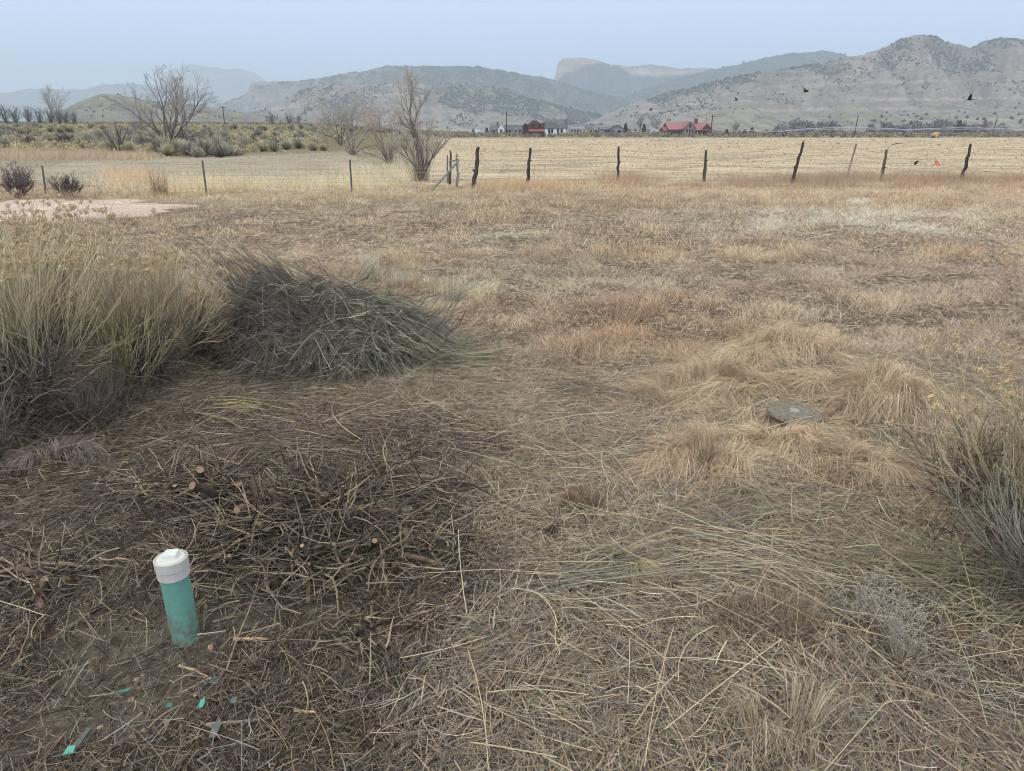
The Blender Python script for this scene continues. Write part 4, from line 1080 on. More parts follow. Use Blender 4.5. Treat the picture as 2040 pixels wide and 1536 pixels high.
stick([(455, 1350), (470, 1300), (520, 1160)], .003, (150, 134, 116), 'long thin grey twig leaning past the pipe on its right', 67, lift=.03)
stick([(535, 1200), (532, 1160), (538, 1130)], .005, (160, 134, 104), 'short peeled stick right of the pipe', 68, lift=.04)
stick([(232, 1118), (250, 1121), (270, 1124)], .004, (190, 160, 116), 'pale chip left of the pipe cap', 69, 'wood chip', 'wood_chip')
stick([(920, 1075), (960, 1078), (1000, 1074)], .006, (124, 104, 82), 'level brown stick at the edge of the straw', 70, lift=.02)
stick([(670, 1100), (700, 1108), (730, 1112)], .010, (138, 112, 84), 'thick tan root end lying right of the dark stump', 71, lift=.03)

def stone(px, py, s, col, label, seed, group='small stones in the soil', name='stone'):
    rng = np.random.default_rng(seed); p = gg(px, py)
    import bmesh
    bm = bmesh.new(); bmesh.ops.create_icosphere(bm, subdivisions=3, radius=1)
    V = np.array([v.co[:] for v in bm.verts]); F = np.array([[v.index for v in f.verts] for f in bm.faces]); bm.free()
    pl = unit(rng.normal(0, 1, (9, 3))); d = rng.uniform(.62, .95, 9)
    k = np.max(np.maximum(V @ pl.T / d, .0), 1); V = V / np.maximum(k, 1)[:, None]
    V = V * np.array([s, s * rng.uniform(.65, .9), s * rng.uniform(.45, .65)])
    mb = MB(); mb.add(V, lin(col), None, F)
    o = mb.build(name, M_STONE); o.location = (p.x, p.y, p.z + s * .22); o.rotation_euler = (0, 0, rng.uniform(0, 6.28))
    return tag(o, label, 'stone', group)
stone(808, 1018, .030, (164, 144, 124), 'flat pinkish stone in front of the thick pale stump', 81)
STL = 'small tan pebble half sunk in the bare soil near the pipe'
for k, (px, py, s) in enumerate([(262, 1395, .011), (200, 1450, .009), (165, 1425, .009), (290, 1455, .012), (265, 1470, .012), (285, 1345, .009), (272, 1355, .010), (390, 1385, .011), (276, 1372, .008), (420, 1290, .014)]):
    stone(px, py, s, [(168, 136, 108), (186, 160, 136), (150, 124, 100)][k % 3], STL, 90 + k, 'small tan pebbles near the pipe', 'pebble')
for k, (px, py, s) in enumerate([(840, 1352, .014), (905, 1340, .013), (1108, 1380, .012), (690, 1290, .016), (950, 1355, .014)]):
    stone(px, py, s, [(160, 136, 108), (170, 146, 120)][k % 2], 'yellowish pebble among the straw below the cleared strip', 110 + k, 'yellowish pebbles among the straw', 'pebble')

def shard(px, py, pts, col, label, seed, tilt=.3):
    """a broken piece of pipe wall: a bent plate with thickness"""
    rng = np.random.default_rng(seed); p = gg(px, py)
    P = np.array(pts, float); n = len(P); c = P.mean(0)
    def lay(z): return np.stack([P[:, 0], P[:, 1], z + 6.0 * P[:, 0] ** 2 + tilt * P[:, 1]], -1)
    def mid(z): return np.array([[c[0], c[1], z + 6.0 * c[0] ** 2 + tilt * c[1] + .002]])
    V = np.concatenate([lay(0), lay(.004), mid(0) , mid(.004)])
    F4 = [(i, (i + 1) % n, n + (i + 1) % n, n + i) for i in range(n)]
    F3 = [(n + i, n + (i + 1) % n, 2 * n + 1) for i in range(n)] + [((i + 1) % n, i, 2 * n) for i in range(n)]
    mb = MB(); mb.add(V, lin(col), F4, F3)
    o = mb.build('plastic_shard', M_PLASTIC); o.location = (p.x, p.y, p.z + .022); o.rotation_euler = (0, 0, rng.uniform(-.3, .3))
    return tag(o, label, 'plastic shard', 'broken green pipe shards')
shard(245, 1392, [(-.018, -.004), (.018, .002), (.024, .012), (.004, .008)], (44, 128, 112), 'sharp teal plastic sliver below and left of the pipe', 1)
shard(404, 1414, [(-.007, -.016), (.009, -.010), (.008, .006), (.000, .018), (-.008, .004)], (60, 166, 146), 'bright teal pointed shard below the pipe', 2)
shard(430, 1368, [(-.014, -.010), (.014, -.012), (.016, .008), (-.010, .012)], (74, 104, 92), 'dusty dull green shard just below the pipe', 3)
shard(340, 1418, [(-.010, -.006), (.010, -.008), (.008, .006), (-.006, .008)], (64, 112, 104), 'small dusty green shard left of the bright pointed one', 4)
shard(142, 1508, [(-.014, -.012), (.012, -.010), (.014, .010), (-.006, .010)], (70, 170, 146), 'bright teal chip at the end of the bent shard by the bottom left', 5)
shard(163, 1485, [(-.012, -.03), (.008, -.03), (.016, .03), (.004, .034), (-.006, .0)], (88, 92, 84), 'long dirt coated bent shard near the bottom left', 6, .15)
shard(432, 1465, [(-.010, -.03), (.008, -.026), (.012, .012), (.002, .034), (-.012, .006)], (92, 104, 98), 'grey green shard below the lone grey stick', 7, .1)
shard(468, 1408, [(-.010, -.008), (.010, -.010), (.008, .008), (-.008, .010)], (86, 104, 96), 'small grey green shard right of the bright pointed one', 8)
shard(372, 1280, [(-.030, -.012), (.026, -.008), (.03, .006), (-.02, .010)], (80, 90, 84), 'flat dirt coloured shard lying against the pipe foot', 9, .1)

# ------------------------------------------------------------------ the capped pipe
p = gg(372, 1272)
pipe = empty('cleanout_pipe', p, 0, 'green plastic pipe standing in the soil with a white screw cap', 'pipe')
top = .310
r0 = .0445
sc_pipe = (400 - 345) / 2
mb = MB(); prof = [(r0, -.08), (r0, 0), (r0 * 1.0, top - .045), (r0 * .99, top - .02)]
lathe(mb, prof, lin((84, 150, 130)))
V = mb.V[0]; 
M_PIPE = mat_col("dusty_green_plastic", .55, .1, 30, .08, 150, spec=.3, detail=8)
_n, _l = M_PIPE.node_tree.nodes, M_PIPE.node_tree.links
_b = _n['Principled BSDF']; _src = _b.inputs['Base Color'].links[0].from_socket
_t = _n.new('ShaderNodeTexCoord'); _sx = _n.new('ShaderNodeSeparateXYZ'); _l.new(_t.outputs['Object'], _sx.inputs['Vector'])
_no = _n.new('ShaderNodeTexNoise'); _no.inputs['Scale'].default_value = 38; _no.inputs['Detail'].default_value = 9; _l.new(_t.outputs['Object'], _no.inputs['Vector'])
_mr = _n.new('ShaderNodeMapRange'); _mr.inputs['From Min'].default_value = .0; _mr.inputs['From Max'].default_value = .22; _mr.inputs['To Min'].default_value = .62; _mr.inputs['To Max'].default_value = .30; _l.new(_sx.outputs['Z'], _mr.inputs['Value'])
_ad = _n.new('ShaderNodeMath'); _ad.operation = 'SUBTRACT'; _l.new(_mr.outputs['Result'], _ad.inputs[0]); _l.new(_no.outputs['Fac'], _ad.inputs[1])
_m2 = _n.new('ShaderNodeMapRange'); _m2.inputs['From Min'].default_value = -.06; _m2.inputs['From Max'].default_value = .14; _m2.inputs['To Max'].default_value = .75; _l.new(_ad.outputs[0], _m2.inputs['Value'])
_mx = _n.new('ShaderNodeMix'); _mx.data_type = 'RGBA'; _mx.inputs['B'].default_value = (.20, .17, .13, 1); _l.new(_m2.outputs['Result'], _mx.inputs['Factor']); _l.new(_src, _mx.inputs['A']); _l.new(_mx.outputs['Result'], _b.inputs['Base Color'])
mb.build('pipe_wall', M_PIPE, pipe, True)
mb = MB(); lathe(mb, [(r0 + .0005, top - .060), (r0 + .0055, top - .058), (r0 + .0055, top - .030), (r0 + .0042, top - .0295), (r0 + .0042, top - .027), (r0 + .0075, top - .0265), (r0 + .0075, top + .006), (r0 + .005, top + .008), (r0 + .002, top + .008), (r0 + .001, top + .003)], lin((186, 180, 168)), n=64)
mb.build('collar', M_PLASTIC, pipe, False)
mb = MB(); lathe(mb, [(r0 + .0005, top - .01), (r0 + .0005, top + .005), (r0 - .002, top + .0085), (r0 - .006, top + .009), (.0005, top + .0095), (.0, top + .0095)], lin((200, 200, 194)), n=64)
plug = mb.build('screw_cap', M_PLASTIC, pipe, False)
mb = MB(); s = .0215; h = .017
def rbox(mb, cx, cy_, z0, sx, sy, sz, col, bev=.003, rz=0.0):
    ring = lambda k, z: [(math.cos(rz) * x - math.sin(rz) * y + cx, math.sin(rz) * x + math.cos(rz) * y + cy_, z) for x, y in ((-sx + k, -sy), (sx - k, -sy), (sx, -sy + k), (sx, sy - k), (sx - k, sy), (-sx + k, sy), (-sx, sy - k), (-sx, -sy + k))]
    def inset(k, z, i): return [(math.cos(rz) * x - math.sin(rz) * y + cx, math.sin(rz) * x + math.cos(rz) * y + cy_, z) for x, y in ((-sx + k + i, -sy + i), (sx - k - i, -sy + i), (sx - i, -sy + k + i), (sx - i, sy - k - i), (sx - k - i, sy - i), (-sx + k + i, sy - i), (-sx + i, sy - k - i), (-sx + i, -sy + k + i))]
    V = ring(bev, z0) + ring(bev, z0 + sz - bev) + inset(bev, z0 + sz, bev * .8) + [(cx, cy_, z0 + sz)]
    F4 = [(k * 8 + i, k * 8 + (i + 1) % 8, k * 8 + 8 + (i + 1) % 8, k * 8 + 8 + i) for k in range(2) for i in range(8)]
    F3 = [(16 + i, 16 + (i + 1) % 8, 24) for i in range(8)]
    mb.add(V, col, F4, F3)
rbox(mb, .002, .004, top + .008, s, s * .95, h, lin((206, 206, 200)), rz=.14)
mb.build('square_nut', M_PLASTIC, plug)
pipe.rotation_euler = (R(-1), R(-1.0), 0)

# ------------------------------------------------------------------ the round lid
p = gg(1577, 846)
p.z += .015
lid = empty('riser_lid', p, R(20), 'round mossy grey lid on a short riser ringed by pale grass', 'lid')
mb = MB(); lathe(mb, [(.136, -.05), (.136, .045), (.130, .048)], lin((112, 92, 80)), n=64); mb.build('riser_ring', M_CONC, lid, True)
mb = MB(); lathe(mb, [(.150, .048), (.156, .052), (.157, .068), (.152, .074), (.146, .075), (.143, .0725), (.118, .073), (.115, .0695), (.110, .0695), (.107, .073), (.06, .0735), (.028, .074), (0, .074)], lin((124, 114, 100)), n=72); cov_ = mb.build('cover', M_CONC, lid, False)
mb = MB(); lathe(mb, [(.030, .073), (.030, .080), (.026, .083), (.012, .084), (0, .084)], lin((150, 148, 138)), n=32); mb.build('knob', M_CONC, cov_, True)
lid.rotation_euler = (R(3), R(2), R(20))
# ------------------------------------------------------------------ bare trees
def bare_tree(seed, h, limbs, levels, spread, name='bare_tree', label='', cat='tree', group=None, loc=None, col=(92, 84, 78), tcol=(150, 140, 126), r=.03, up=.25, nb=(5, 7, 6), wigg=.10, lenf=.55, suckers=0, leader=None, tw=1.0, droop=0.0, start=.25, curl0=.2):
    rng = np.random.default_rng(seed)
    root = empty(name, loc, 0, label, cat, group)
    lev = [[] for _ in range(levels)]; rad = [[] for _ in range(levels)]
    K = 7
    def grow(p, d, L, rr, l):
        P, e = strand(rng, p, d, L, K, (.22 if l == 1 else .35) if l else curl0, up if l else up * .6, wigg if l else wigg * .6)
        lev[l].append(P); rad[l].append(rr)
        if l + 1 >= levels: return
        n = nb[min(l, len(nb) - 1)]
        for i in range(n):
            t = start + (1 - start) * (i + rng.random()) / n if l == 0 else rng.uniform(.15, 1.0)
            k = t * (K - 1); i0 = min(int(k), K - 2); q = P[i0] * (1 - k + i0) + P[i0 + 1] * (k - i0)
            ax = unit((P[i0 + 1] - P[i0])[None])[0]
            dd = ax + unit(rng.normal(0, 1, (1, 3)))[0] * rng.uniform(.55, 1.0); dd[2] -= droop
            grow(q, dd, L * lenf * rng.uniform(.6, 1.1) * (1.15 - .5 * t), rr * .5 * (1.1 - .5 * t), l + 1)
    for (ax, ay, az, L, rr) in limbs:
        grow(np.array([rng.normal(0, .02 * h / 4), rng.normal(0, .02 * h / 4), -.05]), (ax, ay, az), L * h, rr * r, 0)
    c0, c1 = lin(col), lin(tcol)
    tr, cr = MB(), MB()
    for l in range(levels):
        P = np.array(lev[l]); R0 = np.array(rad[l])
        mbx = tr if l < 2 else cr
        c = c0 * (1 - l / max(levels - 1, 1)) + c1 * (l / max(levels - 1, 1))
        batch(mbx, rng, P, R0, np.maximum(R0 * .32, .0028 * tw), c, None, 6 if l == 0 else (4 if l == 1 else 3), .25)
    if suckers:
        Q = []
        for i in range(suckers):
            a = rng.uniform(0, 6.28); th = abs(rng.normal(.12, .16)); rr_ = abs(rng.normal(0, .075)) * h
            P, _ = strand(rng, (math.cos(a) * rr_, math.sin(a) * rr_, 0), (math.sin(th) * math.cos(a), math.sin(th) * math.sin(a), 1), h * rng.uniform(.15, .5), K, .3, .2, .06); Q.append(P)
        batch(cr, rng, Q, .006, .003, lin((116, 100, 88)), lin((150, 134, 112)), 3, .3)
    tr.build('trunk', M_BARK, root); 
    cr.build('crown', M_TWIG, root)
    return root
def forked_tree(seed, limbs, h, levels=8, name='bare_tree', label='', cat='tree', group=None, loc=None, col=(104, 97, 94), tcol=(160, 152, 146), r=.1, tw=.012, spread=.5, keep=.8, suckers=0, third=.35):
    """limbs that fork again and again into fine twigs; limbs: (dx, dy, dz, first length as a share of h, thickness)"""
    rng = np.random.default_rng(seed); root = empty(name, loc, 0, label, cat, group)
    lev = [[] for _ in range(levels)]; rad = [[] for _ in range(levels)]; K = 4
    stack = [(np.array([rng.normal(0, .012 * h), rng.normal(0, .012 * h), -.05]), np.array([a, b_, c], float), L * h, rr * r, 0) for a, b_, c, L, rr in limbs]
    while stack:
        p, d, L, rr, l = stack.pop()
        P, e = strand(rng, p, d, L, K, .22, .02, .05)
        lev[l].append(P); rad[l].append(rr)
        if l + 1 >= levels: continue
        n = 2 + (rng.random() < third)
        for j in range(n):
            a = (.16 if j == 0 else spread) * rng.uniform(.6, 1.3)
            o_ = rng.normal(0, 1, 3); o_ -= e * (o_ @ e); o_ /= max(np.linalg.norm(o_), 1e-6)
            dd = e * math.cos(a) + o_ * math.sin(a); dd[2] += .06
            stack.append((P[-1], dd, L * (keep * rng.uniform(.85, 1.12) if j == 0 else keep * rng.uniform(.6, .95)), rr * (.76 if j == 0 else .58), l + 1))
    c0, c1 = lin(col), lin(tcol); tr, cr = MB(), MB()
    for l in range(levels):
        P = np.array(lev[l]); R0 = np.array(rad[l]); f = l / (levels - 1)
        batch(tr if l < 3 else cr, rng, P, np.maximum(R0, tw), np.maximum(R0 * .74, tw * .7), c0 * (1 - f) + c1 * f, None, 6 if l < 2 else (4 if l < 4 else 3), .2)
    if suckers:
        Q = []
        for i in range(suckers):
            a = rng.uniform(0, 6.28); th = abs(rng.normal(.12, .16)); rr_ = abs(rng.normal(0, .06)) * h
            P, _ = strand(rng, (math.cos(a) * rr_, math.sin(a) * rr_, 0), (math.sin(th) * math.cos(a), math.sin(th) * math.sin(a), 1), h * rng.uniform(.15, .42), 7, .3, .2, .06); Q.append(P)
        batch(cr, rng, Q, .006, .003, lin((112, 98, 88)), lin((150, 136, 118)), 3, .3)
    tr.build('trunk', M_BARK, root); cr.build('crown', M_TWIG, root)
    return root
def fan(n, th0, th1, seed, L=(.75, 1.0), r=(.7, 1.2)):
    g_ = np.random.default_rng(seed); out = []
    for i in range(n):
        a = 2 * math.pi * (i + g_.random() * .6) / n; th = g_.uniform(th0, th1)
        out.append((math.sin(th) * math.cos(a), math.sin(th) * math.sin(a), math.cos(th), g_.uniform(*L), g_.uniform(*r)))
    return out
# the wide bare tree on the left
p = gg(338, 296); s = p.y * CP * CP / FPX
forked_tree(201, [(math.sin(t) * math.cos(a), math.sin(t) * math.sin(a), math.cos(t), l, q) for a, t, l, q in [(0, .15, .25, 1.3), (.2, .62, .27, 1.0), (3.0, .66, .28, 1.1), (3.4, 1.0, .27, .8), (6.1, 1.02, .26, .8), (1.5, .5, .25, .9), (4.6, .55, .25, .9), (2.6, .3, .26, 1.0), (5.6, .34, .25, 1.0), (2.2, .85, .24, .7), (4.0, .8, .25, .7)]], 158 * s, 8, label='wide bare many limbed tree standing in the sagebrush on the left', loc=p, col=(100, 92, 90), tcol=(158, 148, 142), r=.085, tw=.008, spread=.44, third=.45)
# the tree at the fence corner
p = gg(838, 362); s = p.y * CP * CP / FPX
forked_tree(205, [(-.02, .02, 1, .285, 1.5), (.03, .05, 1, .25, 1.2), (.38, .0, 1, .17, .8), (-.40, .1, 1, .17, .7), (.22, .3, 1, .18, .7), (-.22, -.2, 1, .18, .7)], 208 * s, 8, label='slender bare tree with shoots at its foot by the fence corner', loc=p, col=(90, 82, 78), tcol=(170, 160, 144), r=.05, tw=.0036, spread=.50, keep=.80, suckers=150, third=.6)
p = gg(703, 309); s = p.y * CP * CP / FPX
forked_tree(207, [(math.sin(t) * math.cos(a), math.sin(t) * math.sin(a), math.cos(t), .25, 1) for a, t in [(0, .1), (.3, .5), (3.1, .55), (2.8, .9), (6.1, .9), (1.6, .4), (4.7, .4), (3.6, .25)]], 132 * s, 8, name='bare_bush', label='rounded bare bush farther back on the left of the fence corner tree', cat='bush', loc=p, col=(112, 102, 98), tcol=(172, 162, 148), r=.036, tw=.0065, spread=.48, suckers=60)
p = gg(775, 326); s = p.y * CP * CP / FPX
forked_tree(209, [(-.5, .0, 1, .24, 1), (-.2, .1, 1, .26, 1), (.15, .1, 1, .24, 1), (-.85, .1, .8, .22, .8), (.45, 0, 1, .22, .8), (-.35, -.3, 1, .24, .8), (0, .3, 1, .25, .8)], 142 * s, 8, name='bare_bush', label='leaning bare bush close behind the fence corner tree', cat='bush', loc=p, col=(112, 98, 94), tcol=(174, 160, 148), r=.034, tw=.005, spread=.50, suckers=110)
p = gg(680, 290); s = p.y * CP * CP / FPX
forked_tree(211, [(math.sin(t) * math.cos(a), math.sin(t) * math.sin(a), math.cos(t), .25, 1) for a, t in [(0, .2), (.3, .7), (3.1, .7), (1.6, .5), (4.7, .5)]], 82 * s, 6, name='bare_bush', label='low dark bare bush at the edge of the sagebrush', cat='bush', loc=p, col=(84, 76, 74), tcol=(140, 130, 124), r=.06, tw=.010, spread=.45)
# dry purplish bushes by the left fence
for k, (px, py, hpx, sd, lab) in enumerate([(38, 396, 76, 221, 'dry purple grey bush at the left edge beside the fence post'), (140, 394, 58, 222, 'spreading dry purple grey bush right of the first fence post')]):
    p = gg(px, py); s = p.y * CP * CP / FPX
    bare_tree(sd, hpx * s, fan(22, .1, .75 + .25 * k, 7 + k, (.55, .95)), 3, 1, name='dry_bush', label=lab, cat='bush', group='dry purple bushes', loc=p, col=(72, 62, 62), tcol=(118, 104, 100), r=.018, nb=(9, 6), lenf=.5, up=.2, tw=1.5)
p = gg(238, 305); s = p.y * CP * CP / FPX
bare_tree(223, 66 * s, fan(6, .1, .6, 9), 3, 1, name='bare_sapling', label='thin bare sapling left of the wide bare tree', cat='sapling', loc=p, col=(90, 78, 72), tcol=(140, 126, 112), r=.05, nb=(6, 5), lenf=.45, tw=2)
# the row of clipped bare trees far left
proto = None
for k, (px, h) in enumerate([(14, 42), (34, 40), (60, 40), (82, 36), (104, 36), (122, 30), (134, 32), (150, 30)]):
    Y = 210
    p = at(px, 252, Y); p.z = Gs(p.x, p.y)
    if proto is None:
        proto = bare_tree(231, 8.5, fan(16, .10, .42, 11, (.8, 1.05)), 3, 1, name='clipped_tree', label='broom shaped bare tree in the row beyond the sagebrush', group='row of broom shaped bare trees', loc=p, col=(70, 64, 66), tcol=(104, 96, 98), r=.11, nb=(6, 4), lenf=.40, up=.25, tw=9)
        o = proto
    else:
        o = copy_tree(proto); o.location = p
    topz = at(px, 252 - h, Y).z
    f = (topz - p.z) / 8.5
    o.scale = (f, f, f); o.rotation_euler = (0, 0, k * 1.3)
p = at(112, 250, 330); p.z = Gs(p.x, p.y)
bare_tree(233, 13, fan(6, .05, .35, 13), 3, 1, label='pale rounded bare tree rising behind the broom shaped row', loc=p, col=(110, 106, 104), tcol=(140, 134, 128), r=.14, nb=(9, 7), tw=14)
for k, (px, h, Y, lab) in enumerate([(543, 26, 260, 'small bare tree beyond the sagebrush right of the utility pole'), (578, 20, 270, 'middle one of three small bare trees beyond the sagebrush'), (595, 20, 270, 'last of three small bare trees beyond the sagebrush')]):
    p = at(px, 253, Y); p.z = Gs(p.x, p.y)
    bare_tree(240 + k, (h + 4) * Y * CP * CP / FPX, fan(6, .1, .6, 15 + k), 3, 1, label=lab, loc=p, col=(84, 78, 78), tcol=(120, 112, 110), r=.12, nb=(6, 5), tw=8)
p = at(1868, 277, 215); p.z = 0
bare_tree(251, 48 * 215 * CP * CP / FPX, [(.55, .1, 1, .8, 1), (.3, -.2, 1, .8, .8), (.7, .1, .8, .7, .8), (-.15, .1, 1, .7, .8), (.1, .1, 1, .8, .8)], 4, 1, label='leaning bare tree behind the watering pipe on the right', loc=p, col=(100, 96, 96), tcol=(132, 128, 126), r=.13, nb=(6, 5, 4), tw=6)

# ------------------------------------------------------------------ the far thicket and scrub round the houses
def scrub_blobs(mb, rng, x, y, z, s, col, flat=.8, m=26, leaf=.28):
    """each shrub a loose ball of leaf sprays"""
    n = len(x)
    d = unit(rng.normal(0, 1, (n, m, 3))); d[..., 2] = np.abs(d[..., 2])
    rr = rng.uniform(.35, 1.0, (n, m, 1))
    c = np.stack([x, y, z], -1)[:, None, :] + d * rr * s[:, None, None] * np.array([.55, .55, flat])
    c = c.reshape(-1, 3); S = np.repeat(s, m) * leaf * rng.uniform(.6, 1.3, n * m)
    a = unit(rng.normal(0, 1, (n * m, 3)) + np.array([0, 0, .8])); e = unit(np.cross(a, rng.normal(0, 1, (n * m, 3))))
    V = np.stack([c - e * S[:, None] * .35, c + e * S[:, None] * .35, c + a * S[:, None]], 1)
    C = np.repeat(np.repeat(col, m, 0) * rng.uniform(.6, 1.35, (n * m, 1)), 3, 0)
    mb.add(V.reshape(-1, 3), C, None, np.arange(n * m * 3).reshape(-1, 3))
rng = np.random.default_rng(301)
mb = MB(); N = 900
px = rng.uniform(1545, 2200, N); Y = rng.uniform(330, 420, N)
keep = fbm(px / 30, px * 0, 5, 3) > .36; px, Y = px[keep], Y[keep]; n = len(px)
x = (px - 1020) / FPX * CP * Y; z = G(x, Y)
s = rng.uniform(2.5, 5.0, n) * (.6 + .8 * fbm(px / 18, px * 0 + 2, 6, 2))
scrub_blobs(mb, rng, x, Y, z, s, tint(rng, lin([(126, 118, 120), (118, 112, 116), (138, 130, 126)])[rng.integers(0, 3, n)], .7, 1.2), 1.0, 44, .34)  # twig purple grey, lightened by distance haze mixed into the colour
tag(mb.build('far_thicket', M_LEAF), 'long purple grey thicket at the foot of the right hill', 'thicket', kind='stuff')
mb = MB(); N = 6500
px = rng.uniform(640, 2250, N); Y = rng.uniform(182, 420, N)
x = (px - 1020) / FPX * CP * Y
keep = (fbm(x / 14, Y / 14, 7, 3) > .42) & ~((px < 870) & (Y < 240) & (px < 640)); px, Y, x = px[keep], Y[keep], x[keep]; n = len(px)
s = rng.uniform(.5, 1.5, n)
scrub_blobs(mb, rng, x, Y, G(x, Y), s, tint(rng, lin([(138, 128, 100), (150, 136, 104), (112, 104, 90), (128, 124, 100), (166, 146, 110)])[rng.integers(0, 5, n)], .6, 1.2), .8, 18, .4)
tag(mb.build('far_scrub', M_LEAF), 'dry olive scrub around the far houses', 'scrub', kind='stuff')
mb = MB(); N = 5000
px = rng.uniform(-160, 700, N); Y = rng.uniform(190, 420, N); x = (px - 1020) / FPX * CP * Y
scrub_blobs(mb, rng, x, Y, G(x, Y), rng.uniform(.5, 1.2, N), tint(rng, lin([(146, 136, 100), (130, 124, 96), (158, 146, 106), (112, 106, 88)])[rng.integers(0, 4, N)], .6, 1.15), .8, 16, .42)
N = 9000
px = rng.uniform(-160, 690, N); Y = 56 + 140 * rng.random(N); x = (px - 1020) / FPX * CP * Y
front = np.interp(px, [-160, 200, 330, 480, 520, 640, 700], [60, 58, 47, 44, 58, 70, 90])
keep = (Y > front) & (fbm(x / 7, Y / 7, 9, 3) > .40); px, Y, x = px[keep], Y[keep], x[keep]; n = len(px)
scrub_blobs(mb, rng, x, Y, G(x, Y), rng.uniform(.3, .75, n), tint(rng, lin([(196, 180, 130), (178, 166, 126), (206, 188, 138), (160, 148, 118)])[rng.integers(0, 4, n)], .6, 1.15), .9, 40, .20)
tag(mb.build('distant_scrub', M_LEAF), 'far sagebrush merging into one olive strip on the left', 'scrub', kind='stuff')

# ------------------------------------------------------------------ sagebrush on the left, each shrub its own
def sage_mesh(seed, colA, colB, n=520, tall=1.0):
    rng = np.random.default_rng(seed); mb = MB()
    a = rng.uniform(0, 6.28, n); th = np.abs(rng.normal(0, .55, n)).clip(0, 1.35)
    cl = fbm(a * 1.6 + 4, th * 3, seed, 3)
    Ls = (.62 + .75 * (cl - .3)) * rng.uniform(.6, 1.05, n)
    d = np.stack([np.sin(th) * np.cos(a), np.sin(th) * np.sin(a), np.cos(th) * tall], -1)
    t = np.linspace(.12, 1, 4)[None, :, None]
    P = d[:, None, :] * Ls[:, None, None] * t; P[..., 2] += .12 * (t[..., 0] ** 2) * Ls[:, None]
    u = rng.random((n, 1)); c = (lin(colA) * u + lin(colB) * (1 - u)) * rng.uniform(.6, 1.25, (n, 1))
    W = unit(rng.normal(0, 1, (n, 3)))
    ribbons(mb, P, W, np.array([[.016, .04, .055, .02]]) * np.ones((n, 1)), lin((96, 84, 74)) * np.ones((n, 1)) * .8, c)
    st = rng.uniform(0, 6.28, 26); L = []
    for q in st:
        thq = abs(rng.normal(0, .5)); S, _ = strand(rng, (0, 0, -.05), (math.sin(thq) * math.cos(q), math.sin(thq) * math.sin(q), 1), .55, 5, .4, .2, .12); L.append(S)
    batch(mb, rng, L, .016, .008, lin((74, 64, 58)), None, 4)
    me = mb.mesh('sagebrush'); me.materials.append(M_LEAF); return me
SAGE = [sage_mesh(1, (206, 196, 156), (176, 168, 138)), sage_mesh(2, (218, 204, 154), (190, 178, 138), tall=.85), sage_mesh(3, (192, 188, 160), (160, 156, 136)), sage_mesh(4, (170, 158, 140), (138, 126, 116), tall=1.1), sage_mesh(5, (146, 142, 128), (116, 112, 102), tall=.95)]
rng = np.random.default_rng(401)
LAB = ['olive sagebrush shrub in the scrub beyond the pasture', 'yellowish low sagebrush shrub in the scrub beyond the pasture', 'grey green sagebrush shrub in the scrub beyond the pasture', 'brownish upright sagebrush shrub in the scrub beyond the pasture', 'dark grey sagebrush shrub in the scrub beyond the pasture']
def sage(px, py, h, k, z=0.0):
    p = gg(px, py)
    if p is None or p.y > 260: return
    o = bpy.data.objects.new('sagebrush', SAGE[k]); sc.collection.objects.link(o)
    o.location = (p.x, p.y, p.z); f = h
    o.scale = (f * rng.uniform(1.0, 1.35), f * rng.uniform(1.0, 1.35), f); o.rotation_euler = (0, 0, rng.uniform(0, 6.28))
    tag(o, LAB[k], 'sagebrush', 'sagebrush shrubs beyond the pasture')
cnt = 0
for px, py, h, k in [(130, 288, 1.15, 4), (165, 290, .8, 4), (60, 287, .8, 4), (30, 270, .9, 4), (180, 288, .9, 3), (285, 292, .9, 3), (510, 297, .9, 4), (530, 285, 1.0, 2), (595, 296, .9, 2), (570, 298, .8, 2), (645, 300, .75, 1), (630, 285, .8, 1), (420, 310, .9, 3), (380, 312, .9, 3), (455, 312, .9, 2), (480, 308, .9, 2), (440, 314, .8, 4), (395, 314, .75, 2), (350, 310, .9, 3), (370, 300, .9, 1)]:
    sage(px, py, h, k); cnt += 1
tries = 0
while cnt < 296 and tries < 4000:
    tries += 1
    px = rng.uniform(-60, 700); py = 256 + 56 * rng.random() ** 1.5
    front = np.interp(px, [-60, 200, 330, 480, 520, 700], [298, 300, 312, 316, 303, 300])
    if py > front or (px > 560 and rng.random() < .4 and py > 280) or (px > 640 and py > 285): continue
    if fbm(px / 25, py / 6, 44, 2) < .30: continue
    k = rng.choice(5, p=[.34, .26, .20, .13, .07])
    sage(px, py, rng.uniform(.65, 1.15), int(k)); cnt += 1

